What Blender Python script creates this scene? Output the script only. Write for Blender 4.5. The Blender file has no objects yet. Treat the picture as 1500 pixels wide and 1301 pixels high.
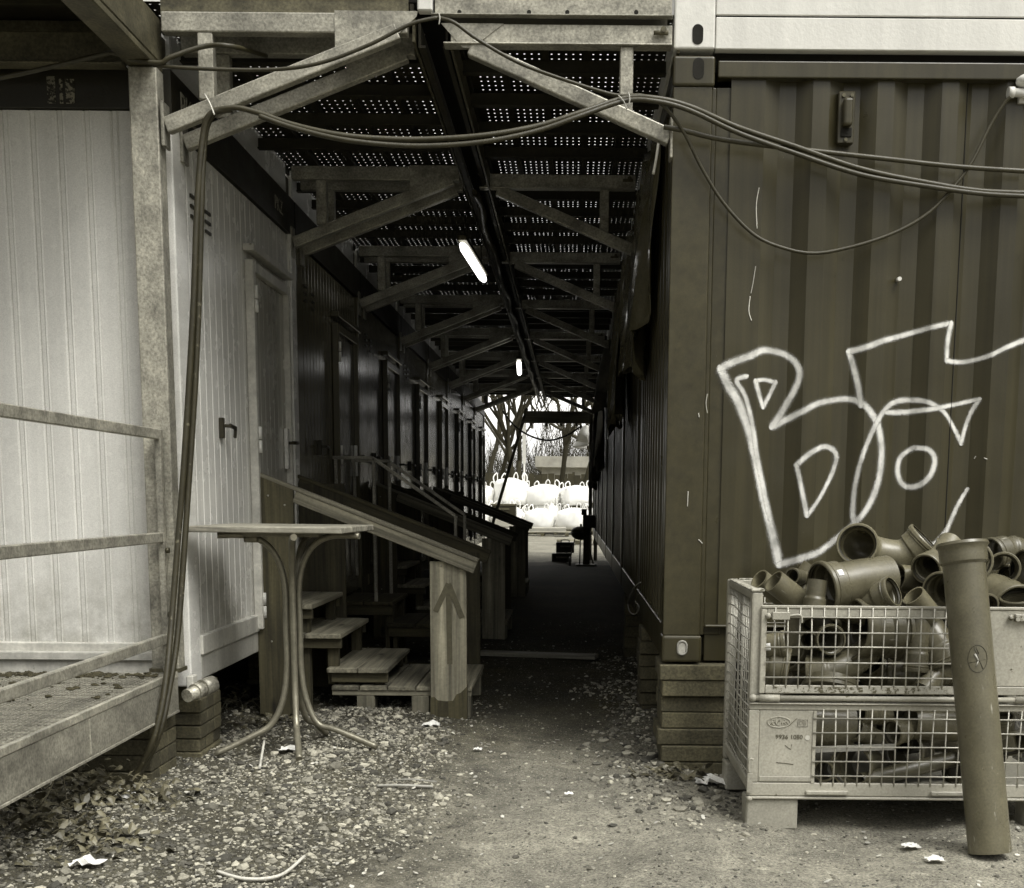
import bpy, math, random
import numpy as np
from mathutils import Vector, Matrix
random.seed(7); rng = np.random.default_rng(7)
C = bpy.context.scene.collection
R = math.radians
# ------------------------------------------------------------------ camera model (photo 1500 x 1301)
F = 1780.0; EYE = 1.22
def _cal():
    a = np.array((838., 730.)); b = np.array((733., 13400.)); L = np.linalg.norm(b-a); u = (b-a)/L
    pp = a+u*(L-math.sqrt(L*L-4*F*F))/2
    fw = np.array([a[0]-pp[0], a[1]-pp[1], F]); fw /= np.linalg.norm(fw)
    dn = np.array([b[0]-pp[0], b[1]-pp[1], F]); dn /= np.linalg.norm(dn)
    return pp, np.array([np.cross(dn, fw), fw, -dn])
PP, RW = _cal(); EYEP = np.array([0, 0, EYE])
def U(x, y, X=None, Y=None, Z=None):
    """point of the real place seen at photo pixel (x, y) on the plane X=, Y= or Z="""
    d = RW @ np.array([x-PP[0], y-PP[1], F])
    for i, v in enumerate((X, Y, Z)):
        if v is not None:
            p = EYEP+d*(v-EYEP[i])/d[i]; return Vector((float(p[0]), float(p[1]), float(p[2])))
def zz(y, Y, x=838): return U(x, y, Y=Y).z
def xx(x, Y, y=900): return U(x, y, Y=Y).x

# ------------------------------------------------------------------ mesh builder
ORG = {}
EACH = {'tread_support', 'end_rail', 'joist', 'fence_post', 'screw', 'sill_rail', 'base_rail', 'edge_channel', 'block', 'rafter', 'hanger', 'hinge', 'rub_strip', 'side_rail', 'ring', 'tread', 'base_boards', 'rim', 'lettering_bar'}
class MB:
    def __init__(s): s.v=[]; s.f=[]; s.lp=[]; s.rn=[]; s.sm=[]
    def add(s, vs, fs, lp=None, rnd=None, smooth=False):
        o = len(s.v); vs = [tuple(map(float, p)) for p in vs]; s.v += vs
        s.lp += [tuple(map(float, p)) for p in lp] if lp is not None else vs
        s.rn += [random.random() if rnd is None else rnd]*len(vs) if not isinstance(rnd, (list, np.ndarray)) else list(rnd)
        s.f += [tuple(o+i for i in f) for f in fs]; s.sm += [smooth]*len(fs); return s
    def box(s, x0, x1, y0, y1, z0, z1, rnd=None):
        vs = [(x, y, z) for x in (x0, x1) for y in (y0, y1) for z in (z0, z1)]
        d = [x1-x0, y1-y0, z1-z0]; k = d.index(max(d)); o = [random.uniform(0, 50) for _ in range(3)]
        idx = [k]+[i for i in range(3) if i != k]
        lp = [(p[idx[0]]+o[0], p[idx[1]]+o[1], p[idx[2]]+o[2]) for p in vs]
        return s.add(vs, [(0,1,3,2),(4,6,7,5),(0,4,5,1),(2,3,7,6),(0,2,6,4),(1,5,7,3)], lp, rnd)
    def bar(s, a, b, w, h, up=(0,0,1), rnd=None):
        a = Vector(a); b = Vector(b); t = (b-a); L = t.length; t.normalize(); u = Vector(up)
        if abs(t.dot(u)) > .98: u = Vector((0,1,0))
        sd = t.cross(u).normalized(); u = sd.cross(t).normalized()
        o = [random.uniform(0, 50) for _ in range(3)]; vs=[]; lp=[]
        for e in (0, 1):
            for i in (-.5, .5):
                for j in (-.5, .5):
                    vs.append(a+t*(L*e)+sd*(w*i)+u*(h*j)); lp.append((L*e+o[0], w*i+o[1], h*j+o[2]))
        return s.add(vs, [(0,1,3,2),(4,6,7,5),(0,4,5,1),(2,3,7,6),(0,2,6,4),(1,5,7,3)], lp, rnd)
    def prism(s, poly, d, zl=False):
        """closed polygon (list of points) pushed along vector d"""
        n = len(poly); p = [Vector(q) for q in poly]; d = Vector(d); o = Vector([random.uniform(0,20) for _ in range(3)])
        vs = p+[q+d for q in p]
        fs = [tuple(range(n))[::-1], tuple(range(n, 2*n))]+[(i, (i+1)%n, n+(i+1)%n, n+i) for i in range(n)]
        return s.add(vs, fs, [Vector((v.z, v.x, v.y))+o if zl else v+o for v in vs])
    def sheet(s, grid, smooth=True, lp=None, rnd=.5):
        m, n = len(grid), len(grid[0]); vs = [p for r in grid for p in r]
        fs = [(i*n+j, i*n+j+1, (i+1)*n+j+1, (i+1)*n+j) for i in range(m-1) for j in range(n-1)]
        return s.add(vs, fs, lp, rnd, smooth)
    def rings(s, rings, close=True, smooth=True, rnd=None, lp=None, caps=(False, False)):
        m, n = len(rings), len(rings[0]); vs = [p for r in rings for p in r]
        fs = [(i*n+j, i*n+(j+1)%n, (i+1)*n+(j+1)%n, (i+1)*n+j) for i in range(m-1) for j in range(n if close else n-1)]
        s.add(vs, fs, lp, rnd, smooth)
        o = len(s.v)-m*n
        if caps[0]: s.f.append(tuple(o+i for i in range(n))[::-1]); s.sm.append(False)
        if caps[1]: s.f.append(tuple(o+(m-1)*n+i for i in range(n))); s.sm.append(False)
        return s
    def tube(s, pts, r, n=8, caps=True, smooth=True, flat=1.0):
        fr = frames(pts); rs = r if isinstance(r, (list, tuple)) else [r]*len(pts)
        rg = []; lp = []; L = 0; o = random.uniform(0, 30)
        for k, (p, t, u, w) in enumerate(fr):
            if k: L += (p-fr[k-1][0]).length
            rg.append([p+u*(math.cos(q)*rs[k])+w*(math.sin(q)*rs[k]*flat) for q in [2*math.pi*i/n for i in range(n)]])
            lp += [(L+o, math.cos(q)*rs[k], math.sin(q)*rs[k]+o) for q in [2*math.pi*i/n for i in range(n)]]
        return s.rings(rg, True, smooth, None, lp, (caps, caps))
    def cyl(s, a, b, r, n=16, r2=None): return s.tube([Vector(a), Vector(b)], [r, r if r2 is None else r2], n)
    def ball(s, c, rx, ry, rz, n=10, m=7, jit=0):
        c = Vector(c); rg=[]
        for i in range(m+1):
            a = math.pi*i/m-math.pi/2; rg.append([])
            for j in range(n):
                q = 2*math.pi*j/n; k = 1+random.uniform(-jit, jit)
                rg[-1].append(c+Vector((rx*math.cos(a)*math.cos(q)*k, ry*math.cos(a)*math.sin(q)*k, rz*math.sin(a)*k)))
        return s.rings(rg, smooth=jit < .1)
    def comps(s):
        par = list(range(len(s.v)))
        def find(a):
            while par[a] != a: par[a] = par[par[a]]; a = par[a]
            return a
        for f in s.f:
            for i in f[1:]: par[find(i)] = find(f[0])
        out = {}
        for f, sm in zip(s.f, s.sm): out.setdefault(find(f[0]), []).append((f, sm))
        res = []
        for fs in out.values():
            ids = sorted({i for f, _ in fs for i in f}); mp = {k: j for j, k in enumerate(ids)}; b = MB()
            b.v = [s.v[i] for i in ids]; b.lp = [s.lp[i] for i in ids]; b.rn = [s.rn[i] for i in ids]; b.f = [tuple(mp[i] for i in f) for f, _ in fs]; b.sm = [q for _, q in fs]; res.append(b)
        return res
    def build(s, name, m, parent=None, bevel=0, seg=1, org=None, solid=0):
        if name in EACH and parent is not None:
            cs = s.comps()
            if len(cs) > 1: return [b._build(name, m, parent, bevel, seg, org, solid) for b in cs][0]
        return s._build(name, m, parent, bevel, seg, org, solid)
    def _build(s, name, m, parent=None, bevel=0, seg=1, org=None, solid=0):
        me = bpy.data.meshes.new(name); o = bpy.data.objects.new(name, me); C.objects.link(o)
        v = np.array(s.v, dtype=np.float64)
        if parent is not None: g = np.array(ORG[parent.name]); o.parent = parent
        else:
            g = np.array(org) if org is not None else np.array([(v[:,0].min()+v[:,0].max())/2, (v[:,1].min()+v[:,1].max())/2, v[:,2].min()])
            o.location = g
        ORG[o.name] = tuple(g)
        me.from_pydata((v-g).tolist(), [], s.f)
        me.polygons.foreach_set('use_smooth', s.sm)
        a = me.attributes.new('lp', 'FLOAT_VECTOR', 'POINT'); a.data.foreach_set('vector', np.array(s.lp, dtype=np.float32).ravel())
        a = me.attributes.new('rnd', 'FLOAT', 'POINT'); a.data.foreach_set('value', np.array(s.rn, dtype=np.float32))
        me.materials.append(m); me.update()
        if solid:
            q = o.modifiers.new('solid', 'SOLIDIFY'); q.thickness = solid; q.offset = 0
        if bevel:
            q = o.modifiers.new('bevel', 'BEVEL'); q.width = bevel; q.segments = seg; q.limit_method = 'ANGLE'; q.angle_limit = R(40)
        return o
def frames(pts):
    P = [Vector(p) for p in pts]; n = len(P); out = []; u = None
    for i in range(n):
        t = (P[min(i+1, n-1)]-P[max(i-1, 0)]).normalized()
        if u is None:
            u = Vector((0,0,1)) if abs(t.z) < .9 else Vector((1,0,0))
        u = (u-t*u.dot(t)).normalized(); out.append((P[i], t, u, t.cross(u)))
    return out
def spline(pts, n=8, closed=False):
    P = [Vector(p) for p in pts]; out = []; m = len(P)
    for i in range(m if closed else m-1):
        g = (lambda k: P[k % m]) if closed else (lambda k: P[min(max(k, 0), m-1)])
        p0, p1, p2, p3 = g(i-1), g(i), g(i+1), g(i+2)
        for k in range(n):
            t = k/n
            out.append(.5*((2*p1)+(p2-p0)*t+(2*p0-5*p1+4*p2-p3)*t*t+(3*p1-p0-3*p2+p3)*t**3))
    out.append(P[0] if closed else P[-1]); return out
def tag(o, label, cat, group=None, kind=None):
    if label: o['label'] = label
    if cat: o['category'] = cat
    if group: o['group'] = group
    if kind: o['kind'] = kind
    return o
def thing(name, label, cat, loc=(0,0,0), group=None):
    o = bpy.data.objects.new(name, None); C.objects.link(o); o.location = loc; ORG[o.name] = tuple(loc)
    o.empty_display_size = .1
    return tag(o, label, cat, group)
def dup(o, dloc, label=None, group=None, skip=(), parent=None, scale=None):
    c = o.copy(); C.objects.link(c)
    if parent is not None: c.parent = parent; ORG[c.name] = ORG[parent.name]
    else:
        c.location = Vector(o.location)+Vector(dloc); ORG[c.name] = tuple(c.location)
        if label: c['label'] = label
        if group: c['group'] = group
        if scale: c.scale = scale
    for ch in list(o.children):
        if ch.name.split('.')[0] not in skip: dup(ch, (0,0,0), skip=skip, parent=c)
    return c
ORD = ['first','second','third','fourth','fifth','sixth','seventh','eighth','ninth','tenth','eleventh','twelfth']

# ------------------------------------------------------------------ materials (toned monochrome world: every albedo on one olive-grey ramp)
def T(l):
    t = l*.85; xs = [.01,.03,.07,.2,.45,.8]
    b = np.interp(t, xs, [.43,.485,.60,.80,.905,.975]); r = np.interp(t, xs, [1.16,1.14,1.105,1.05,1.018,1.0])
    return (l*r, l, l*b)
class NT:
    def __init__(s, name):
        s.m = bpy.data.materials.new(name); s.m.use_nodes = True; s.t = s.m.node_tree; s.b = s.t.nodes['Principled BSDF']
    def n(s, typ, **k):
        o = s.t.nodes.new(typ)
        for a, v in k.items():
            if a[0] == '_': o.inputs[a[1:].replace('_', ' ')].default_value = v
            else: setattr(o, a, v)
        return o
    def l(s, a, b): s.t.links.new(a, b)
    def math(s, op, a, b=None, c=None, clamp=False):
        o = s.n('ShaderNodeMath', operation=op, use_clamp=clamp)
        for i, v in enumerate((a, b, c)):
            if v is None: continue
            if isinstance(v, (int, float)): o.inputs[i].default_value = v
            else: s.l(v, o.inputs[i])
        return o.outputs[0]
    def noise(s, vec, scale, detail=4, rough=.55, vscale=None, dist=0):
        if vscale:
            q = s.n('ShaderNodeVectorMath', operation='MULTIPLY'); s.l(vec, q.inputs[0]); q.inputs[1].default_value = vscale; vec = q.outputs[0]
        o = s.n('ShaderNodeTexNoise', _Scale=scale, _Detail=detail, _Roughness=rough, _Distortion=dist); s.l(vec, o.inputs['Vector']); return o.outputs['Fac']
    def ramp(s, v, a, b, lo=0., hi=1.):
        o = s.n('ShaderNodeMapRange'); s.l(v, o.inputs[0])
        for i, q in zip((1,2,3,4), (a, b, lo, hi)): o.inputs[i].default_value = q
        return o.outputs[0]
    def mixc(s, fac, a, b):
        o = s.n('ShaderNodeMix', data_type='RGBA')
        for i, v in ((0, fac), (6, a), (7, b)):
            if isinstance(v, (int, float)): o.inputs[i].default_value = v
            elif isinstance(v, tuple): o.inputs[i].default_value = v if len(v) == 4 else v+(1,)
            else: s.l(v, o.inputs[i])
        return o.outputs[2]
def mat(name, l, rough=.6, metal=0., blotch=(2., .25), fine=(60., .15), streak=None, spots=None, wood=False, rv=.15, bump=(60., .05), spec=.5, scratch=None, grime=None):
    s = NT(name); A = s.n('ShaderNodeAttribute', attribute_name='lp').outputs['Vector']; RN = s.n('ShaderNodeAttribute', attribute_name='rnd').outputs['Fac']
    f = s.math('ADD', s.math('MULTIPLY', s.math('SUBTRACT', RN, .5), 2*rv), 1.)
    def mul(v, amt):
        nonlocal f
        f = s.math('MULTIPLY', f, s.math('ADD', s.math('MULTIPLY', s.math('SUBTRACT', v, .5), 2*amt*2), 1.))
    h = s.noise(A, bump[0], 5)
    if blotch: mul(s.noise(A, blotch[0], 5, .6), blotch[1])
    if fine: mul(s.noise(A, fine[0], 3), fine[1])
    if streak: mul(s.noise(A, streak[0], 4, .6, streak[2]), streak[1])
    if wood:
        g = s.noise(A, 1., 5, .6, (1.2, 42., 42.), .6); mul(g, .62)
        g2 = s.noise(A, 1., 3, .6, (.6, 9., 9.), 1.5); mul(g2, .42)
        vq = s.n('ShaderNodeVectorMath', operation='MULTIPLY'); s.l(A, vq.inputs[0]); vq.inputs[1].default_value = (2.4, 7., 7.)
        vo = s.n('ShaderNodeTexVoronoi', _Scale=1.); s.l(vq.outputs[0], vo.inputs['Vector'])
        f = s.math('MULTIPLY', f, s.ramp(vo.outputs['Distance'], .05, .15, .25, 1.))
        h = g
    col = s.n('ShaderNodeVectorMath', operation='SCALE'); col.inputs[0].default_value = T(l); s.l(s.math('MAXIMUM', f, .12), col.inputs[3]); col = col.outputs[0]
    if spots:
        for (sc, th, lum, so) in spots:
            k = s.ramp(s.noise(A, sc, 5, .7), th, th+so); col = s.mixc(k, col, T(lum))
    if scratch:
        k = s.ramp(s.noise(A, scratch[0], 3, .6, scratch[3]), scratch[1], scratch[1]+.02); col = s.mixc(k, col, T(scratch[2]))
    if grime:   # splashed dirt above the foot of a wall
        sz = s.n('ShaderNodeSeparateXYZ'); s.l(A, sz.inputs[0]); k = s.math('MULTIPLY', s.ramp(sz.outputs[2], grime[1], grime[0]), s.ramp(s.noise(A, 7., 6, .7), .38, .68)); col = s.mixc(s.math('MULTIPLY', k, .75), col, T(grime[2]))
    s.l(col, s.b.inputs['Base Color'])
    s.b.inputs['Metallic'].default_value = metal; s.b.inputs['Specular IOR Level'].default_value = spec
    s.l(s.math('ADD', s.math('MULTIPLY', s.math('SUBTRACT', s.noise(A, 9., 4), .5), .25), rough, clamp=True), s.b.inputs['Roughness'])
    b = s.n('ShaderNodeBump', _Strength=bump[1]*6, _Distance=.004); s.l(h, b.inputs['Height']); s.l(b.outputs[0], s.b.inputs['Normal'])
    return s.m
def emit(name, l, st):
    s = NT(name); s.b.inputs['Base Color'].default_value = (.8,.8,.8,1); s.b.inputs['Emission Color'].default_value = l+(1,); s.b.inputs['Emission Strength'].default_value = st; return s.m
M = {}
M['panel']  = mat('cream_panel', .70, .25, blotch=(1.2,.15), fine=(220.,.13), streak=(1.,.15,(9.,9.,.4)), grime=(.45,1.0,.16), bump=(4.,.007), spots=[(9.,.74,.25,.05),(75.,.76,.22,.03)], rv=.03)
M['panel_shade'] = mat('shaded_cream_panel', .085, .2, blotch=(1.2,.12), fine=(200.,.05), streak=(1.,.12,(6.,6.,.5)), bump=(3.,.008), rv=.05)  # darker copy of the cream panel, passage shade put into its colour
M['door'] = mat('door_panel', .42, .25, blotch=(1.2,.14), fine=(200.,.08), streak=(1.,.12,(6.,6.,.5)), bump=(4.,.008), rv=.03)
M['sill']   = mat('cream_sill', .50, .5, blotch=(3.,.22), streak=(1.,.2,(14.,14.,.8)), spots=[(14.,.66,.12,.08)])
M['dark']   = mat('olive_container_paint', .036, .33, blotch=(1.4,.22), fine=(300.,.16), streak=(1.,.26,(24.,24.,.45)), bump=(5.,.03), spots=[(45.,.77,.40,.02),(7.,.66,.018,.12)], rv=.04, grime=(.55,1.25,.075), scratch=(1.,.77,.30,(50.,50.,2.)))
M['white']  = mat('white_container_paint', .66, .45, blotch=(2.,.07), fine=(150.,.04), streak=(1.,.08,(16.,16.,.4)), spots=[(30.,.77,.15,.03)], rv=.02)
M['band']   = mat('black_band', .012, .5, spots=[(26.,.74,.1,.04)])
M['galv']   = mat('galvanised_steel', .30, .42, .3, blotch=(7.,.5), fine=(90.,.42), streak=(1.,.22,(9.,30.,30.)), bump=(70.,.06), spots=[(18.,.66,.10,.06),(60.,.70,.08,.05)])
M['galvd']  = mat('dull_galvanised_steel', .085, .55, .3, blotch=(6.,.5), fine=(90.,.4), streak=(1.,.25,(9.,30.,30.)), spots=[(20.,.66,.06,.06)])
M['steel']  = mat('dirty_deck_steel', .022, .6, .2, blotch=(5.,.35), fine=(70.,.2))
M['wood']   = mat('weathered_timber', .18, .75, wood=True, rv=.28, bump=(40.,.09))
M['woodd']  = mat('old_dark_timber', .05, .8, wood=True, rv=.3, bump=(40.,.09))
M['stain']  = mat('dark_stain', .05, .85, wood=True)
M['brick']  = mat('block_face', .07, .85, blotch=(5.,.5), fine=(90.,.5), bump=(60.,.14), rv=.3, spots=[(20.,.66,.05,.08)])
M['cage']   = mat('grey_cage_paint', .31, .5, blotch=(3.,.25), fine=(120.,.2), bump=(30.,.04), spots=[(22.,.67,.07,.03),(70.,.72,.10,.03)], rv=.06)
M['rust']   = mat('flaking_cage_rim', .36, .7, fine=(120.,.2), spots=[(60.,.52,.07,.04)], bump=(60.,.12))
M['wire']   = mat('bright_cage_wire', .40, .4, .3, blotch=(9.,.25), spots=[(50.,.68,.12,.05)])
M['pipe']   = mat('sewer_pipe_plastic', .11, .3, blotch=(6.,.3), fine=(130.,.2), rv=.3, bump=(40.,.02), scratch=(1.,.69,.26,(60.,60.,9.)), spots=[(40.,.71,.30,.05),(9.,.66,.05,.12)])
M['seal']   = mat('rubber_seal', .02, .55)
M['sticker']= mat('white_sticker', .8, .5, fine=(20.,.03))
M['ink']    = mat('marker_ink', .03, .6)
M['black']  = mat('black_plastic', .02, .4)
M['chrome'] = mat('door_steel', .7, .25, .2, blotch=None)
M['cable']  = mat('cable_rubber', .035, .45, blotch=(12.,.25), spots=[(40.,.68,.16,.06)])
M['hose']   = mat('hose_rubber', .03, .5, blotch=(7.,.35), spots=[(30.,.62,.13,.08)])
M['tab']    = mat('table_board', .24, .6, wood=True, rv=.05)
M['tube']   = mat('table_tube_steel', .2, .35, .45, blotch=(12.,.25), spots=[(30.,.68,.1,.06)])
M['tarp']   = mat('dark_plastic_sheet', .10, .16, blotch=(3.,.3), bump=(9.,.12))
M['rag']    = mat('dirty_cloth', .22, .8, blotch=(5.,.4))
M['bag']    = mat('white_woven_bag', .85, .7, blotch=(2.,.08), fine=(90.,.05))
M['stone']  = mat('gravel_stone', .24, .85, blotch=(12.,.3), fine=(150.,.25), rv=.8, bump=(50.,.1))
M['chip']   = mat('pale_litter_bits', .46, .7, fine=(90.,.2), rv=.4)
M['paper']  = mat('crumpled_wrapper', .75, .55, blotch=(20.,.12), bump=(30.,.08))
M['leaf']   = mat('weed_leaf', .10, .5, blotch=(8.,.3), rv=.5)
M['twig']   = mat('dead_stem', .15, .8, rv=.4)
M['bark']   = mat('tree_bark', .028, .9, blotch=(3.,.3), bump=(20.,.1))
M['fence']  = mat('dark_fence_timber', .05, .8, blotch=(3.,.3))
M['hall']   = mat('pale_hall_render', .38, .7)
M['paint']  = None
M['arrow']  = mat('brown_spray_paint', .095, .7, blotch=(20.,.2), wood=False)
M['lamp']   = emit('lit_lamp_cover', (1., .99, .95), 2.6)
M['glass']  = mat('clear_plastic', .75, .3)
def spray():
    s = NT('white_spray_paint'); A = s.n('ShaderNodeAttribute', attribute_name='lp').outputs['Vector']
    a = s.n('ShaderNodeAttribute', attribute_name='rnd').outputs['Fac']; s.b.inputs['Base Color'].default_value = T(.74)+(1,); s.b.inputs['Roughness'].default_value = .55
    n = s.noise(A, 260., 2); k = s.math('ADD', s.math('MULTIPLY', a, 1.5), s.math('MULTIPLY', s.math('SUBTRACT', n, .60), 2.1), clamp=True)
    n2 = s.noise(A, 14., 3); k = s.math('MULTIPLY', k, s.ramp(n2, .3, .6, .5, 1.), clamp=True)
    s.l(s.math('MULTIPLY', k, s.ramp(a, 0., .3)), s.b.inputs['Alpha']); return s.m
M['paint'] = spray()

# ------------------------------------------------------------------ ground: one sheet
def gz(x, y):
    z = .012*math.sin(x*3.1+y*1.7)+.010*math.sin(x*7.3-y*5.1)+.006*math.sin(x*13+y*11)
    z += .05*math.exp(-((x+1.25)/.55)**2-((y-5.6)/1.3)**2)+.035*math.exp(-((x-.38)/.22)**2)*(1 if y < 9 else .5)*(y > 0)
    k = 1 if abs(x) < 8 and -2 < y < 26 else .3
    return z*k-.012
def axis(lo, hi, a, b, fine, n):
    l = list(a-np.geomspace(fine, a-lo, n)[::-1]); m = list(np.arange(a, b, fine)); r = list(b+np.geomspace(fine, hi-b, n))
    return sorted(set(l+m+r))
def ground_mat():
    s = NT('trodden_grit'); A = s.n('ShaderNodeTexCoord').outputs['Object']
    n1 = s.noise(A, 1.1, 6, .6); n2 = s.noise(A, 95., 6, .8); n3 = s.noise(A, 9., 5, .65)
    f = s.math('MULTIPLY', s.ramp(n2, .34, .66, .2, 1.9), s.ramp(n3, .25, .75, .5, 1.4)); f = s.math('MULTIPLY', f, s.ramp(n1, .3, .7, .55, 1.3))
    vo = s.n('ShaderNodeTexVoronoi', _Scale=110.); s.l(A, vo.inputs['Vector'])
    sep = s.n('ShaderNodeSeparateColor'); s.l(vo.outputs['Color'], sep.inputs[0])
    grit = s.math('MULTIPLY', s.ramp(vo.outputs['Distance'], .32, .22), s.ramp(sep.outputs[0], .72, .78))
    sx = s.n('ShaderNodeSeparateXYZ'); s.l(A, sx.inputs[0])
    # roof shade put into the colour: dark ground in the passage, pale grit outside
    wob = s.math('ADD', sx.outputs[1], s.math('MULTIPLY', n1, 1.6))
    dry = s.math('MAXIMUM', s.ramp(wob, 8.2, 5.6), s.ramp(wob, 23., 25.))  # mask of ground outside the roof, coloured paler as if daylit
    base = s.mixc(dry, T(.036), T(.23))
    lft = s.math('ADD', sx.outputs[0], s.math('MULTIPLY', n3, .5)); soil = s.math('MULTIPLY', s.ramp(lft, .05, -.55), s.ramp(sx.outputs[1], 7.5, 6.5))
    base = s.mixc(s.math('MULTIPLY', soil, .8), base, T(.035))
    sc = s.n('ShaderNodeVectorMath', operation='SCALE'); s.l(base, sc.inputs[0]); s.l(f, sc.inputs[3])
    col = s.mixc(grit, sc.outputs[0], T(.36)); s.l(col, s.b.inputs['Base Color']); s.b.inputs['Roughness'].default_value = .9
    h = s.math('ADD', s.math('ADD', s.math('MULTIPLY', n2, .6), s.math('MULTIPLY', n3, .9)), s.math('MULTIPLY', grit, .5))
    b = s.n('ShaderNodeBump', _Strength=.9, _Distance=.012); s.l(h, b.inputs['Height']); s.l(b.outputs[0], s.b.inputs['Normal']); return s.m
xs = axis(-400, 400, -3, 3, .06, 22); ys = axis(-60, 700, 2.5, 9.5, .06, 30)
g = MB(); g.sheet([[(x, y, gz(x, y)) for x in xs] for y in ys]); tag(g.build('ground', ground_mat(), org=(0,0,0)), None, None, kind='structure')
def gp(x, y, Z=0.):
    p = U(x, y, Z=Z); return Vector((p.x, p.y, gz(p.x, p.y)))

# ------------------------------------------------------------------ gravel, pale bits (nobody could count them)
ICO = None
def ico():
    t = (1+5**.5)/2; v = np.array([(-1,t,0),(1,t,0),(-1,-t,0),(1,-t,0),(0,-1,t),(0,1,t),(0,-1,-t),(0,1,-t),(t,0,-1),(t,0,1),(-t,0,-1),(-t,0,1)], float); v /= np.linalg.norm(v[0])
    f = [(0,11,5),(0,5,1),(0,1,7),(0,7,10),(0,10,11),(1,5,9),(5,11,4),(11,10,2),(10,7,6),(7,1,8),(3,9,4),(3,4,2),(3,2,6),(3,6,8),(3,8,9),(4,9,5),(2,4,11),(6,2,10),(8,6,7),(9,8,1)]
    return v, f
IV, IF = ico()
def stones(mb, n, fx, fy, size, dens):
    k = 0
    while k < n:
        x = random.uniform(*fx); y = random.uniform(*fy)
        if random.random() > dens(x, y): continue
        k += 1; r = size*math.exp(random.gauss(0, .48)); r = min(r, .026)
        sc = np.array([random.uniform(.7, 1.35), random.uniform(.7, 1.2), random.uniform(.4, .8)])*r
        v = IV*(1+rng.uniform(-.33, .3, (12,1)))*sc; a = random.uniform(0, 6.3); c, s_ = math.cos(a), math.sin(a)
        v = np.stack([v[:,0]*c-v[:,1]*s_, v[:,0]*s_+v[:,1]*c, v[:,2]], 1)+np.array([x, y, gz(x, y)+sc[2]*.35])
        mb.add(v, IF, v+np.array([random.uniform(0,9),0,0]), random.random()**1.6, False)
def d_left(x, y):
    e = -.42-.1*math.sin(y*2.3)-(.0 if y > 4.6 else (4.6-y)*.25)
    return max(0, min(1, (e-x)/.35))*(.35+.65*(.5+.5*math.sin(x*5+1.3*math.sin(y*4))))*(1 if y < 6.9 else .35)
def d_right(x, y): return max(0, min(1, (x-.06-.08*math.sin(y*3))/.22))*(1 if 4.6 < y < 8 else .3)
st = MB(); stones(st, 17000, (-2.4, -.2), (3.2, 7.4), .0058, d_left); stones(st, 8500, (-2.2, -.3), (3.2, 6.4), .0042, d_left); stones(st, 2600, (-.05, .75), (4.3, 9.5), .0075, d_right); stones(st, 3000, (-1.2, 2.), (3.2, 12.), .0034, lambda x, y: .6 if x < .5 or y < 5 else .1)
stones(st, 12000, (-1.2, 2.), (3.3, 6.6), .0023, lambda x, y: .75); stones(st, 900, (-1.2, 2.), (3.3, 7.), .005, lambda x, y: .75); stones(st, 130, (-2.0, -.5), (3.4, 6.6), .015, d_left); stones(st, 45, (.08, .62), (4.7, 7.5), .018, d_right)
tag(st.build('gravel', M['stone'], org=(0,0,0)), 'loose gravel and small stones scattered along both sides of the path', 'gravel', kind='stuff')
ch = MB()
for k in range(2600):
    x, y = random.uniform(-2.2, 2.), random.uniform(3.3, 11)
    if random.random() > (.9 if x < -.4 else (.75 if x > .1 and y > 4.2 else .22))*(1 if y < 7 else .35): continue
    r = random.uniform(.003, .013); a = random.uniform(0, 6.3); n = random.randint(4, 6)
    el = random.uniform(.25, 1.)
    q = [(r*random.uniform(.7,1.2)*math.cos(2*math.pi*i/n), r*el*random.uniform(.7,1.2)*math.sin(2*math.pi*i/n)) for i in range(n)]
    tx, ty = random.uniform(-.35,.35), random.uniform(-.35,.35)
    ch.prism([(x+p*math.cos(a)-w*math.sin(a), y+p*math.sin(a)+w*math.cos(a), gz(x,y)+.008+p*tx+w*ty) for p, w in q], (0,0,.0018))
tag(ch.build('leaf_litter', M['chip'], org=(0,0,0)), 'pale dry leaf scraps and chips strewn over the ground', 'litter', kind='stuff')

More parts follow.
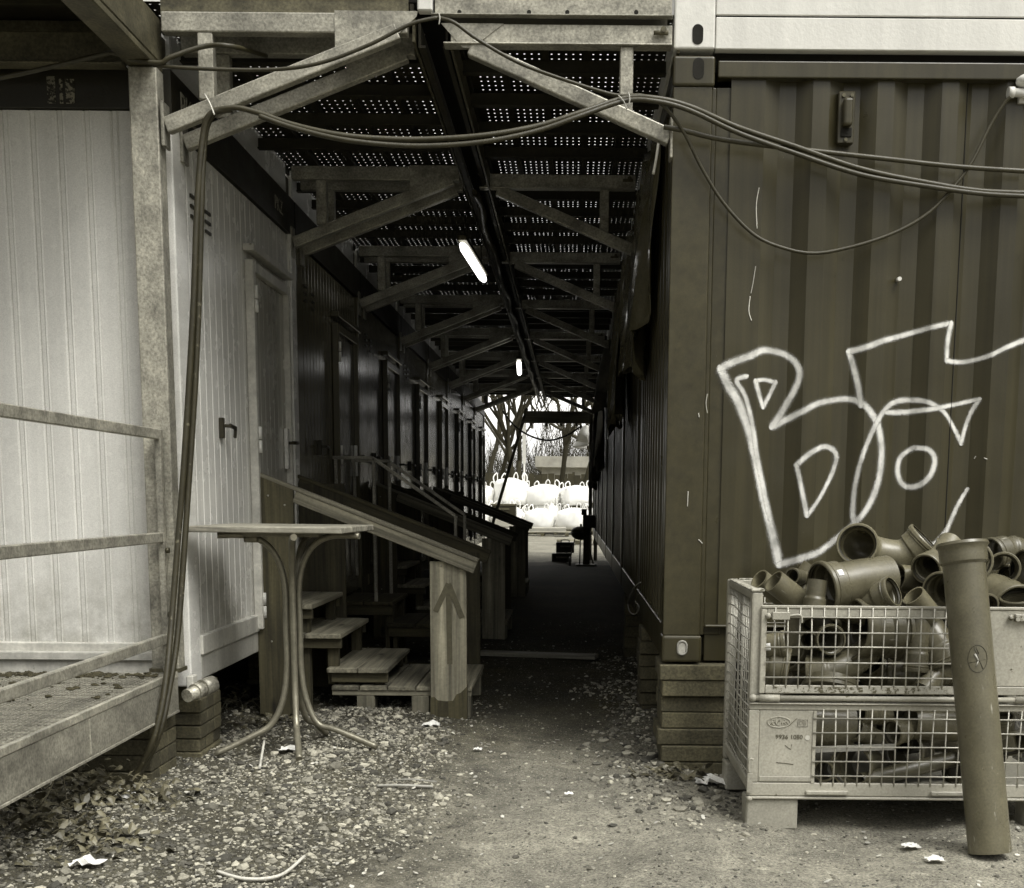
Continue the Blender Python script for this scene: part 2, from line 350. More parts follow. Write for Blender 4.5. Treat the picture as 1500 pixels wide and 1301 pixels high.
# ------------------------------------------------------------------ left cabins
XL = -1.735; PITCH = 2.36; Y0 = 5.5; ZB = .33; ZT = 3.02; NU = 8
def ribs(axis_pts, w=.006, d=.005, step=.1, pair=False):
    """1-D profile (u, depth) of a micro-ribbed sandwich panel between two u values"""
    a, b = axis_pts; out = [(a, 0)]; u = a+step*.6
    while u < b-.02:
        out += [(u-w, 0), (u, -d), (u+w, 0)]
        if pair: out += [(u+w+.016, 0), (u+w+.021, d*.6), (u+w+.026, 0)]
        u += step
    return out+[(b, 0)]
def cabin(first=True):
    t = thing('site_cabin', 'cream panelled site cabin with ribbed long side behind the galvanised post', 'cabin', (XL-3.0, Y0+PITCH/2, ZB), 'cream cabins lining the left side')
    y0, y1 = Y0, Y0+PITCH-.03
    p = ribs((y0+.16, y1-.13)); g = MB()
    g.sheet([[(XL-.012+d, y, z) for (y, d) in p] for z in (ZB+.24, 2.79)], smooth=False); 
    g.build('end_wall', M['panel'], t)
    q = MB(); q.box(XL-.14, XL, y0, y0+.16, ZB+.02, 2.80); q.build('corner_post', M['panel'], t, .006, 2)
    q = MB(); q.box(XL-.12, XL+.006, y1-.13, y1, ZB+.02, 2.80); q.build('corner_post', M['panel'], t, .006, 2)
    q = MB(); q.box(XL-.1, XL+.004, y0-.001, y1, 2.80, ZT); q.box(XL-6.0, XL-.05, y0-.004, y0+.08, 2.86, ZT-.002); q.build('roof_band', M['band'], t)
    q = MB(); q.box(XL-.1, XL-.002, y0+.16, y1-.13, ZB+.03, ZB+.14); q.box(XL-.1, XL+.010, y0+.16, y1-.13, ZB+.145, ZB+.24); q.build('sill_rail', M['sill'], t, .006)
    q = MB(); q.box(XL-6.0, XL-.141, y0+.005, y0+.06, ZB+.02, .55); q.box(XL-6, XL-.13, y0-.02, y0+.06, .47, .51); q.build('base_rail', M['sill'], t, .005)
    q = MB(); q.box(XL-6.0, XL-.16, y0+.07, y1, ZT-.03, ZT); q.box(XL-6., XL-.16, y1-.05, y1, ZB, ZT-.04); q.box(XL-6., XL-.16, y0+.1, y1-.06, ZB, ZB+.1); q.build('shell', M['panel'], t)
    pf = ribs((XL-6.0, XL-.145), .007, .006, .118, True)
    q = MB(); q.sheet([[(x, y0+.02-d, z) for (x, d) in pf] for z in (2.855, .51)], smooth=False); q.build('side_wall', M['panel'], t)
    # louvre vents
    for k in range(2):
        v = MB(); yv = y0+.26+.22*k
        for j in range(3): v.box(XL-.012, XL-.004, yv, yv+.085, 2.56-j*.045-.02*k, 2.574-j*.045-.02*k)
        v.build('vent', M['black'], t)
    # window catch
    w = MB(); yh = y0+.62; w.box(XL-.012, XL+.012, yh-.014, yh+.014, 1.50, 1.60); w.bar((XL+.012, yh, 1.56), (XL+.045, yh, 1.56), .016, .016); w.bar((XL+.042, yh-.005, 1.562), (XL+.042, yh+.10, 1.553), .014, .020); w.bar((XL+.042, yh+.092, 1.555), (XL+.042, yh+.075, 1.505), .014, .016); w.build('shutter_catch', M['black'], t, .003)
    # door
    d0, d1 = y0+1.20, y1-.33
    pd = ribs((d0+.03, d1-.03), .004, .004, .1); d = MB(); d.sheet([[(XL+.004+dd, y, z) for (y, dd) in pd] for z in (ZB+.20, 2.40)], smooth=False)
    d.box(XL-.03, XL+.0, d0+.002, d1-.002, ZB+.17, 2.43); do = d.build('door', M['door'], t)
    fr = MB(); fr.box(XL-.01, XL+.036, d0-.03, d0+.020, ZB+.16, 2.46); fr.box(XL-.01, XL+.036, d1-.020, d1+.014, ZB+.16, 2.46); fr.box(XL-.01, XL+.035, d0+.03, d1-.03, 2.402, 2.458); fr.build('frame', M['sill'], do, .004)
    dr = MB(); dr.box(XL-.01, XL+.05, d0-.06, d1+.06, 2.50, 2.535); dr.build('drip_rail', M['sill'], t, .004)
    for zh in (.62, 1.52, 2.26):
        h = MB(); h.cyl((XL+.040, d0+.002, zh-.07), (XL+.040, d0+.002, zh-.003), .011, 10); h.cyl((XL+.040, d0+.002, zh+.003), (XL+.040, d0+.002, zh+.07), .011, 10); h.build('hinge', M['white'], do)
    h = MB(); yk = d1-.075; h.box(XL+.006, XL+.030, yk-.022, yk+.022, 1.38, 1.62); h.build('handle_plate', M['chrome'], do, .003)
    h = MB(); h.cyl((XL+.03, yk, 1.535), (XL+.085, yk, 1.535), .010, 10); h.tube([(XL+.082, yk+.005, 1.535), (XL+.084, yk-.06, 1.536), (XL+.078, yk-.125, 1.530)], .010, 8); h.build('handle', M['black'], do)
    return t
cab0 = cabin()
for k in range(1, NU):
    LAST = [dup(cab0, (0, PITCH*k, 0), f'shade-darkened panelled cabin with a door, {ORD[k]} along the passage from the platform', skip=('side_wall', 'lettering'))]
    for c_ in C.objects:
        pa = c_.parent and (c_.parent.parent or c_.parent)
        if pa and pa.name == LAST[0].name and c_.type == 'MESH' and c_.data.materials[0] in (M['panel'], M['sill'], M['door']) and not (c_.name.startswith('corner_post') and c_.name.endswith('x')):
            c_.material_slots[0].link = 'OBJECT'; c_.material_slots[0].material = M['panel_shade']
# lettering on the black bands
def text(s, size, mw, m, name, parent, ext=.0012):
    cu = bpy.data.curves.new('t', 'FONT'); cu.body = s; cu.size = size; cu.extrude = ext; cu.align_x = 'CENTER'; cu.align_y = 'CENTER'; cu.resolution_u = 3
    ob = bpy.data.objects.new('t', cu); C.objects.link(ob); bpy.context.view_layer.update()
    me = bpy.data.meshes.new_from_object(ob); bpy.data.objects.remove(ob)
    b = MB(); b.add([mw @ v.co for v in me.vertices], [tuple(p.vertices) for p in me.polygons]); return b.build(name, m, parent)
def mw(loc, right, up):
    r = Vector(right).normalized(); u = Vector(up).normalized(); n = r.cross(u); m = Matrix((r, u, n)).transposed().to_4x4(); m.translation = Vector(loc); return m
M['letter'] = mat('faded_lettering', .26, .6, spots=[(60.,.55,.03,.05)])
text('PKZ', .15, mw((XL+.006, 5.75, 2.91), (0,1,0), (0,0,1)), M['letter'], 'lettering', cab0)
text('PKZ', .11, mw((XL+.006, 7.42, 2.90), (0,1,0), (0,0,1)), M['letter'], 'lettering', cab0)
b = MB()
for x0, x1, h in ((68, 80, .11), (86, 91, .1), (95, 108, .1)):
    p = U(x0, 113, Y=Y0-.007); q = U(x1, 113, Y=Y0-.007)
    b.box(p.x, q.x, Y0-.007, Y0-.005, 2.875, 2.875+h)
M['peel'] = mat('peeling_lettering', .2, .6, spots=[(55.,.48,.012,.03)]); b.build('lettering', M['peel'], cab0)

# upper storey above the cabins (its sill shows at the top left)
t = thing('upper_cabin', 'streaked upper cabin sill above the dark lettered band at the upper left', 'cabin', (-4.8, 6.7, 3.03), 'upper storey cabins on the left')
b = MB(); b.box(-7.7, -1.95, 5.56, 5.70, 3.13, 3.235); b.build('sill_board', M['galvd'], t, .004)
b = MB(); b.box(-7.7, -1.80, 5.72, 5.74, 3.03, 5.6); b.box(-1.82, -1.80, 5.741, 5.56+PITCH, 3.03, 5.6); b.build('wall', M['panel'], t)
b = MB(); b.box(-7.7, -1.80, 5.72, 5.56+PITCH, 5.601, 5.66); b.build('roof', M['band'], t)
for k in range(1, NU): dup(t, (0, PITCH*k, 0), f'cream upper cabin added to block sky light, {ORD[k]} along the upper storey at left', skip=('sill_board',))  # copies added along the row to keep sky light out of the passage

# ------------------------------------------------------------------ platform, post, gallery beams at the left
t = thing('platform', 'galvanised grating platform with deep steel fascia in front of the cabin', 'platform', (-2.8, 3.9, 0))
b = MB(); x1 = -1.752
for i in range(int(2.3/.022)): x = x1-.03-i*.022; b.box(x-.002, x+.002, 2.2, 5.33, .412, .436)
for i in range(int(3.1/.026)): y = 2.22+i*.026; b.box(-4.1, x1-.012, y-.002, y+.002, .418, .4375)
b.build('grating', M['galv'], t)
b = MB(); b.box(x1-.012, x1, 2.2, 5.36, .27, .415); b.box(x1-.05, x1+.004, 2.2, 5.36, .258, .2695); b.box(x1-.014, x1+.003, 2.2, 5.36, .4155, .4435); b.box(x1-2.4, x1-.02, 5.335, 5.36, .27, .435)
for yy in (3.25, 4.35): b.box(x1-.01, x1+.0045, yy, yy+.006, .275, .41)
b.build('fascia', M['galv'], t, .002)
b = MB()
for yy in (2.6, 3.5, 4.4): b.box(-4.1, x1-.02, yy, yy+.06, .3, .408)
b.build('joist', M['galvd'], t)
b = MB()
for i in range(420):
    x, y = (random.gauss(-2.3, .35), random.gauss(5.24, .05)) if random.random() < .6 else (random.gauss(-2.5, .4), random.gauss(4.75, .3))
    if y > 5.31 or x > -1.8: continue
    r = min(.012, random.expovariate(200)+.002); b.ball((x, y, .440), r*1.6, r, r*.7, 6, 4, .35)
tag(b.build('dirt', mat('caked_dirt', .05, .95), t), None, None, kind='stuff')
t = thing('steel_post', 'weathered galvanised post standing at the corner of the cream cabin', 'post', (-1.80, 5.4, .44))
b = MB(); b.box(-1.865, -1.745, 5.36, 5.45, .44, 2.985); b.build('shaft', M['galv'], t, .006, 2)
b = MB(); b.box(-1.875, -1.738, 5.35, 5.456, .4375, .455); b.build('foot_plate', M['galvd'], t)
t = thing('gallery_frame', 'galvanised gallery beams over the platform meeting on top of the post', 'beam', (-2.6, 4.3, 2.99))
b = MB(); b.box(-1.87, -1.75, 2.0, 5.46, 2.99, 3.02); b.box(-1.87, -1.855, 2.0, 5.46, 3.02, 3.27); b.box(-1.765, -1.749, 2.0, 5.46, 3.021, 3.2); b.build('edge_beam', M['galvd'], t, .004)
b = MB(); b.box(-5.5, -1.88, 5.38, 5.40, 2.995, 3.125); b.box(-5.5, -1.88, 5.33, 5.41, 2.985, 2.9945); b.build('cross_beam', M['galvd'], t, .003)
b = MB(); b.box(-7.5, -1.88, 4.5, 5.71, 3.24, 3.26); 
for i in range(4): b.box(-7.5, -1.88, 4.52+i*.24, 4.54+i*.24, 3.18, 3.239)
b.build('deck', M['steel'], t)
t = thing('railing', 'flat steel railing of three bars along the platform edge', 'railing', (-1.78, 4.0, .44))
for zr in (1.478, 1.037, .592):
    b = MB(); b.box(-1.80, -1.775, 2.0, 5.314, zr-.022, zr+.022); b.build('rail', M['galv'], t, .004)
b = MB(); b.box(-1.801, -1.774, 5.315, 5.352, .4445, 1.50); b.build('end_post', M['galv'], t, .003); b = MB(); b.cyl((-1.772, 5.33, .98), (-1.758, 5.33, .98), .012); b.cyl((-1.772, 5.33, .70), (-1.758, 5.33, .70), .012); b.build('screw', M['galvd'], t)

# piers of stacked blocks
def pier(label, x0, x1, y0, y1, ztop, n, jit, brickside=True):
    t = thing('block_pier', label, 'pier', ((x0+x1)/2, (y0+y1)/2, 0), 'stacked piers carrying the cabins and containers')
    h = (ztop+.03)/n
    for k in range(n):
        b = MB(); j = random.uniform(-jit, jit); q = random.uniform(-jit, jit); z = -.03+k*h
        m = 3
        for i in range(m):
            a0 = y0+q+(y1-y0)*i/m; a1 = y0+q+(y1-y0)*(i+1)/m-.004
            b.box(x0+j, x1+j, a0, a1, z, z+h-random.uniform(.002, .006))
        b.build('block', M['brick'], t, .004)
    return t
pier('low block pier under the near end of the platform', -2.25, -1.80, 5.10, 5.44, .255, 4, .006)
pier('brick pier under the near corner of the first cream cabin', -2.1, -1.722, 5.56, 5.90, .345, 6, .008)
pier('tall stack of weathered slabs under the dark container corner', .41, .73, 5.40, 5.72, .49, 7, .014)
pier('shadowed slab pier under the far corner of the dark container', .40, .7, 6.9, 7.2, .49, 7, .012)
pier('dark pier deep in the passage on the right', .42, .7, 9.5, 9.8, .49, 6, .01)
pier('dark pier deep in the passage below the shade-darkened cabins', -2.1, -1.76, 7.8, 8.1, .33, 5, .01)
t = thing('tow_pin', 'short steel twist pin sticking out of the cabin corner', 'pin', U(290, 1008, Y=5.46))
b = MB(); p = Vector(ORG[t.name]); b.cyl(p+Vector((-.02,-.10,-.02)), p+Vector((.03,.02,.0)), .030, 16); b.cyl(p+Vector((.0,-.05,-.01)), p+Vector((.012,-.02,-.005)), .037, 16); b.cyl(p+Vector((.02,0,0)), p+Vector((.05,.06,.01)), .04, 16); b.build('pin_body', M['galv'], t)
b = MB(); b.box(p.x-.04, p.x-.01, p.y-.04, p.y+.03, p.z-.01, p.z+.06); b.build('lug', M['sill'], t, .004)

# ------------------------------------------------------------------ right: dark container
XR = .412; YR = 5.41; ZRB = .495; ZRT = 3.065
def corr(u0, u1, d=.036, per=.278, ph=0.):
    """trapezoid corrugation: list of (u, depth)"""
    out=[]; u = u0+ph; seg=[(0,0),(.072,0),(.140,d),(.212,d),(.278,0)]
    out.append((u0, 0))
    while u < u1-per:
        out += [(u+a*per/.278, b) for a, b in seg[:-1]]; u += per
    out += [(u, 0), (u1, 0)]; return out
CF = corr(.66, 6.3, .040, .2735, xx(1092, YR+.035, 300)-.66)
def dent(x, z): return .0035*math.sin(x*2.1+z*1.3+.6)*math.sin(z*2.9-x*1.7)+.002*math.sin(x*5.3+z*4.1)
def cdepth(x):
    for (a, da), (b, db) in zip(CF, CF[1:]):
        if a <= x <= b and b > a: return da+(db-da)*(x-a)/(b-a)
    return 0.
YP = YR+.035   # outermost skin of the corrugated side
t = thing('shipping_container', 'dark olive corrugated container with white spray graffiti on its long side', 'container', (3.4, 6.6, ZRB))
DC = t
b = MB(); b.sheet([[(x, YP+d+dent(x, z), z) for (x, d) in CF] for z in np.linspace(ZRT-.05, ZRB+.16, 40)], smooth=False); b.build('side_panel', M['dark'], t)
b = MB(); b.box(.60, 6.3, YR+.012, YR+.07, ZRT-.085, ZRT-.018); b.build('top_rail', M['dark'], t, .005, 2)
b = MB(); b.box(.60, 6.3, YR+.02, YR+.08, ZRB+.155, ZRB+.167); b.box(.60, 6.3, YR+.05, YR+.07, ZRB+.0, ZRB+.154); b.build('bottom_rail', M['dark'], t, .004)
b = MB(); b.box(XR, XR+.165, YR+.006, YR+.12, ZRB+.12, ZRT-.125); b.box(XR+.165, XR+.185, YR+.03, YR+.05, ZRB+.12, ZRT-.12); b.box(XR+.185, XR+.26, YR+.045, YR+.055, ZRB+.12, ZRT-.115); b.build('corner_post', M['dark'], t, .012, 3)
def casting(z0, z1, m, par, ph):
    b = MB(); b.box(XR-.004, XR+.174, YR-.004, YR+.14, z0, z1); b.build('corner_casting', m, par, .012, 3)
    return
def slot(cx, cz, w, h, par, m, ring=None):
    n = 24; poly=[]
    for i in range(n):
        a = 2*math.pi*i/n; s = (h-w)/2*(1 if math.sin(a) >= 0 else -1) if h > w else 0
        poly.append((cx+math.cos(a)*w/2, YR-.0065, cz+math.sin(a)*w/2+s))
    b = MB(); b.prism(poly, (0, .004, 0)); o = b.build('casting_hole', m, par)
    if ring:
        q = MB(); q.tube(poly+[poly[0]], .005, 6, False); q.build('worn_rim', ring, par)
M['void'] = mat('hole_interior', .006, .9, blotch=None, fine=None)
casting(ZRT-.125, ZRT-.003, M['dark'], t, 0); slot(*[(lambda p: (p.x, p.z))(U(1023, 101, Y=YR))][0], .047, .085, t, M['void'])
casting(ZRB, ZRB+.12, M['dark'], t, 0); p = U(999, 949, Y=YR); slot(p.x, p.z, .04, .06, t, M['chip'], M['chip']); 
b = MB(); b.sheet([[(XR+.012+d, y, z) for (y, d) in corr(YR+.12, YR+2.3, .036, .2)] for z in (ZRB+.16, ZRT-.09)], smooth=False); b.build('end_panel', M['dark'], t)
b = MB(); b.box(XR+.004, XR+.07, YR+.14, YR+2.3, ZRB+.0, ZRB+.16); b.box(XR+.004, XR+.07, YR+.14, YR+2.3, ZRT-.1, ZRT-.01); b.build('end_rail', M['dark'], t, .004)
b = MB(); b.box(XR+.05, 6.3, YR+.09, YR+2.34, ZRT-.05, ZRT-.02); b.box(XR+.1, 6.3, YR+2.31, YR+2.34, ZRB, ZRT-.051); b.box(XR+.08, 6.3, YR+.1, YR+2.3, ZRB+.02, ZRB+.1); b.build('shell', M['dark'], t)
# ventilator on the side panel
p = U(1239, 172, Y=YP); v = MB(); x0 = xx(1227, YP, 170); x1_ = xx(1251, YP, 170); z1 = zz(135, YP, 1239); z0 = zz(211, YP, 1239)
v.box(x0, x1_, YP-.012, YP+.03, z0, z1); vo = v.build('ventilator', M['dark'], t, .003)
v = MB(); v.box(x0+.015, x1_-.015, YP-.055, YP-.012, z0+.06, z1-.035); v.build('cowl', M['dark'], vo, .012, 3)
v = MB(); v.box(x0+.013, x1_-.012, YP-.02, YP-.0125, z0+.025, z0+.06); v.build('grille', M['void'], vo)
v = MB(); [v.cyl((x, YP-.02, z), (x, YP-.012, z), .008, 8) for x, z in ((x0+.02, z1-.018), (x1_-.015, z1-.018), ((x0+x1_)/2, z0+.013))]; v.build('screw', M['galvd'], vo)
p = U(1317, 409, Y=YP); v = MB(); v.cyl((p.x, YP-.012, p.z), (p.x, YP+.03, p.z), .009, 10); v.build('bolt', M['white'], t)
v = MB()
for pts in ([(1112,275),(1108,300),(1109,335)], [(1107,390),(1103,415),(1100,430)], [(1099,434),(1097,455),(1101,470)], [(1035,578),(1033,592),(1035,606)], [(1022,606),(1023,612)], [(1432,668),(1430,672)], [(1442,671),(1446,673)], [(1022,790),(1028,796)], [(1007,720),(1006,742)]):
    S_ = spline([U(x, y, Y=YP) for x, y in pts], 8); yk = (YR+.004) if pts[0][0] < 1045 else None
    v.tube([(p.x, (yk if yk else YP+cdepth(p.x)+dent(p.x, p.z)-.0008), p.z) for p in S_], .0022, 5)
v.build('scratch', M['chip'], t)
v = MB(); a_, b_ = U(1421, 112, Y=YP), U(1386, 800, Y=YP); v.tube([(p.x, YP+cdepth(p.x)+dent(p.x, p.z)-.0008, p.z) for p in [a_.lerp(Vector((a_.x, a_.y, b_.z)), k/30) for k in range(31)]], .003, 5); v.build('weld_seam', M['void'], t)
# graffiti
def gpx(lst): return [(1000+x/3., 434+y/3.) for x, y in lst]
G = [
 ([(165,318),(200,390),(245,470),(290,590),(320,730),(350,870),(385,990),(415,1110),(430,1182)], .036, 1),
 ([(430,1182),(520,1152),(610,1120),(690,1060),(750,1005),(810,930),(855,830),(875,720),(870,620),(850,550),(810,490),(760,455),(700,450),(600,470),(500,520),(398,572)], .030, 1),
 ([(398,572),(440,510),(490,420),(515,350),(505,300),(470,260),(420,240),(360,235),(290,265),(220,290),(165,318)], .030, 1),
 ([(280,352),(238,372),(275,440),(305,560),(325,690),(360,850),(390,980)], .024, 1),
 ([(320,372),(366,366),(415,374)], .022, 1), ([(415,374),(388,430),(355,486)], .022, 1), ([(355,486),(336,430),(320,372)], .022, 1),
 ([(500,742),(560,690),(630,660),(680,690),(670,760),(620,860),(545,965)], .023, 1), ([(545,965),(520,840),(500,742)], .022, 1),
 ([(757,1005),(750,950),(760,830),(790,700),(840,580),(890,500),(950,460),(1030,455),(1100,475),(1160,520),(1210,590),(1235,645)], .023, 1),
 ([(1235,645),(1265,540),(1310,450)], .022, 1), ([(1310,450),(1200,475),(1100,495),(1000,505),(900,510)], .022, 1),
 ([(1020,665),(1080,675),(1107,720),(1085,790),(1030,835),(980,830),(955,780),(965,710),(1020,665)], .024, 1),
 ([(785,482),(775,400),(758,310),(738,238)], .023, 1), ([(738,238),(800,225),(900,190),(1040,150),(1182,118)], .026, 1), ([(1182,118),(1165,200),(1160,284)], .026, 1),
 ([(1160,284),(1250,285),(1350,260),(1430,222),(1560,170)], .024, 1), ([(1262,848),(1220,920),(1165,1030),(1090,1100)], .022, 1), ([(1180,1010),(1150,1080),(1130,1130)], .02, 1)]
gb = MB()
for kk, (pts, wd, q) in enumerate(G):
    P = [U(x, y, Y=YP) for x, y in gpx(pts)]; S = spline(P, 14)
    # resample densely so that the paint follows the corrugation
    D = [S[0]]
    for a, c in zip(S, S[1:]):
        n = max(1, int((c-a).length/.008)); D += [a.lerp(c, (i+1)/n) for i in range(n)]
    w0 = wd*.93; n0 = 6
    ta = (D[0]-D[3]).normalized(); tb = (D[-1]-D[-4]).normalized()
    D = [D[0]+ta*(w0*.55*(1-i/n0)) for i in range(n0)]+D+[D[-1]+tb*(w0*.55*(i+1)/n0) for i in range(n0)]
    prof = [(-1., 0.), (-.8, .10), (-.6, .24), (-.42, .48), (-.24, .84), (0, 1.), (.24, .84), (.42, .48), (.6, .24), (.8, .10), (1., 0.)]; grid=[]; al=[]; dist=[0.]
    for a, c in zip(D, D[1:]): dist.append(dist[-1]+(c-a).length)
    for i, p in enumerate(D):
        tg = (D[min(i+2, len(D)-1)]-D[max(i-2, 0)]); tg = Vector((tg.x, 0, tg.z)).normalized(); nn = Vector((-tg.z, 0, tg.x)); row=[]
        e = min(dist[i], dist[-1]-dist[i])/w0; e = max(.02, math.sqrt(max(0, 1-(1-min(e, 1))**2)))
        w = w0*e*(1+.12*math.sin(dist[i]*9+kk))
        for u, a in prof:
            c = p+nn*(u*w); row.append((c.x, YP+cdepth(c.x)+dent(c.x, c.z)-.0016-.00012*kk, c.z)); al.append(a*min(1, e*1.6))
        grid.append(row)
    gb.sheet(grid, True, None, al)
go = gb.build('graffiti', M['paint'], t); go.visible_shadow = True
# three more containers behind it along the passage
dc0 = None
for k in range(7):
    if k == 0:
        y0 = YR+2.42
        dc0 = thing('shipping_container', 'dark corrugated container end, second from the entrance on the right', 'container', (3.4, y0+1.2, ZRB), 'dark containers lining the right side')
        b = MB(); b.sheet([[(XR+.016+d, y, z) for (y, d) in corr(y0+.1, y0+2.28, .036, .2)] for z in (ZRB+.16, ZRT-.09)], smooth=False); b.build('end_panel', M['dark'], dc0)
        b = MB(); b.box(XR, XR+.12, y0, y0+.1, ZRB+.0, ZRT); b.build('corner_post', M['dark'], dc0, .008); b = MB(); b.box(XR, XR+.12, y0+2.28, y0+2.37, ZRB+.0, ZRT); b.build('corner_post', M['dark'], dc0, .008)
        b = MB(); b.box(XR+.004, XR+.07, y0+.1, y0+2.28, ZRB+.001, ZRB+.16); b.box(XR+.004, XR+.07, y0+.1, y0+2.28, ZRT-.1, ZRT-.01); b.build('end_rail', M['dark'], dc0, .004)
        b = MB(); b.box(XR+.06, 6.3, y0+.02, y0+2.37, ZRT-.05, ZRT-.02); b.box(XR+.13, 6.3, y0+2.33, y0+2.36, ZRB, ZRT-.051); b.box(XR+.13, 6.3, y0+.02, y0+.05, ZRB, ZRT-.051); b.box(XR+.08, 6.3, y0+.1, y0+2.3, ZRB+.02, ZRB+.1); b.build('shell', M['dark'], dc0)
    else: dup(dc0, (0, 2.38*k, 0), f'dark corrugated container end, {ORD[k+1]} from the entrance on the right')
# white container on top
t = thing('white_container', 'white flat panelled container stacked on top of the dark olive one', 'container', (3.4, 6.6, ZRT+.02))
ZW = ZRT+.022
b = MB(); b.box(XR+.172, 6.3, YR-.002, YR+.05, zz(74, YR, 1250), zz(26.5, YR, 1250)); b.box(XR+.172, 6.3, YR-.002, YR+.05, zz(24, YR, 1250), ZW+2.5); b.build('wall_panel', M['white'], t, .004)
b = MB(); b.box(XR+.172, 6.3, YR+.004, YR+.02, ZW+.06, ZW+2.4); b.build('joint_backing', M['void'], t)
b = MB(); b.box(XR-.002, XR+.17, YR-.004, YR+.15, ZW, ZW+2.55); b.build('corner_post', M['white'], t, .008, 2)
slot(*[(lambda p: (p.x, p.z))(U(1022, 51, Y=YR))][0], .046, .08, t, M['void'])
b = MB(); b.box(XR+.1, 6.3, YR+.06, YR+2.4, ZW+.02, ZW+.1); b.box(XR, XR+.05, YR+.16, YR+2.4, ZW+.02, ZW+2.5); b.box(XR+.06, 6.3, YR+.06, YR+2.4, ZW+2.44, ZW+2.5); b.build('shell', M['white'], t)
b = MB(); b.box(XR+.18, 6.3, YR+.06, YR+.08, ZRT-.05, ZW+.02); b.build('shadow_gap', M['void'], t)
for k in range(1, 8): dup(t, (0, 2.41*k, 0), f'white container added to block sky light, {ORD[k]} from the entrance above the dark row', 'white containers of the upper storey', skip=('wall_panel', 'joint_backing', 'casting_hole', 'shadow_gap'))  # copies behind the first one, added to shut out sky light above the deck

# yard lamp at the right edge
t = thing('bulkhead_lamp', 'small white bulkhead lamp on the container at the upper right edge', 'lamp', U(1496, 130, Y=YP-.04))
p = Vector(ORG[t.name]); b = MB(); b.ball(p+Vector((.035,.0,.03)), .06, .05, .03, 14, 8); b.build('cover', M['white'], t)
b = MB(); b.cyl(p+Vector((-.045,.0,-.015)), p+Vector((.06,.0,-.02)), .018, 12); b.cyl(p+Vector((-.055,.0,-.015)), p+Vector((-.03,.0,-.015)), .023, 10); b.box(p.x+.0, p.x+.1, p.y+.02, p.y+.05, p.z-.05, p.z+.05); b.build('gland', M['white'], t)

# ------------------------------------------------------------------ gallery brackets and decks between the rows
ZD = 3.215
def bracket_left():
    t = thing('bracket', 'galvanised strut bracket, outer one of the first pair at left', 'bracket', (XL, 5.40, 2.7), 'left row of walkway brackets')
    y = 5.40; b = MB(); b.box(XL+.012, -.70, y-.03, y+.03, 3.125, 3.205); b.build('top_beam', M['galv'], t, .006, 2)
    b = MB(); b.bar((XL+.015, y-.012, 2.755), (-.74, y-.012, 3.135), .05, .066, (0,0,1)); b.build('strut', M['galv'], t, .006, 2)
    b = MB(); b.box(-1.575, -1.512, y-.028, y+.028, 2.86, 3.124); b.build('hanger', M['galv'], t, .004)
    b = MB(); b.box(XL-.0, XL+.014, y-.045, y+.04, 2.67, 2.85); b.build('end_plate', M['galv'], t, .003)
    b = MB(); b.prism([(-1.0, y-.036, 3.21), (-.655, y-.036, 3.21), (-.66, y-.036, 3.19), (-.77, y-.036, 3.09), (-1.0, y-.036, 3.02)], (0,.005,0)); b.build('gusset', M['galv'], t)
    return t
def bracket_right():
    t = thing('bracket', 'galvanised strut bracket, the bright first one from the entrance at right', 'bracket', (XR, 5.40, 2.7), 'right row of walkway brackets')
    y = 5.40; b = MB(); b.box(-.52, XR-.012, y-.03, y+.03, 3.09, 3.165); b.box(-.55, XR-.012, y-.045, y+.03, 3.0825, 3.0895); b.build('top_beam', M['galv'], t, .005, 2)
    b = MB(); b.bar((XR-.012, y-.012, 2.725), (-.44, y-.012, 3.075), .05, .066, (0,0,1)); b.build('strut', M['galv'], t, .006, 2)
    b = MB(); b.box(.185, .24, y-.028, y+.028, 2.80, 3.082); b.build('hanger', M['galv'], t, .004)
    b = MB(); b.box(XR-.014, XR-.002, y-.045, y+.04, 2.64, 2.80); b.build('end_plate', M['galv'], t, .003)
    b = MB(); b.prism([(-.56, y-.034, 3.165), (-.3, y-.034, 3.165), (-.43, y-.034, 3.07), (-.47, y-.034, 3.07)], (0,.005,0)); b.build('gusset', M['galv'], t)
    b = MB(); b.cyl((XR-.05, y-.06, 3.14), (XR-.05, y+.06, 3.14), .012, 8); b.cyl((XR-.09, y-.045, 3.13), (XR-.03, y-.045, 3.13), .009, 8); b.build('bolt', M['galvd'], t)
    return t
bl, br = bracket_left(), bracket_right()
for k in range(NU):
    for j in range(2):
        if k == j == 0: continue
        w = 'outer' if j == 0 else 'inner'
        dup(bl, (0, PITCH*k+.25*j, 0), f'galvanised strut bracket, {w} one of the {ORD[k]} pair at left')
        if j == 0: dup(br, (-.03 if k else 0, PITCH*k+.25*j, 0), f'galvanised strut bracket, the {ORD[k]} one from the entrance at right')
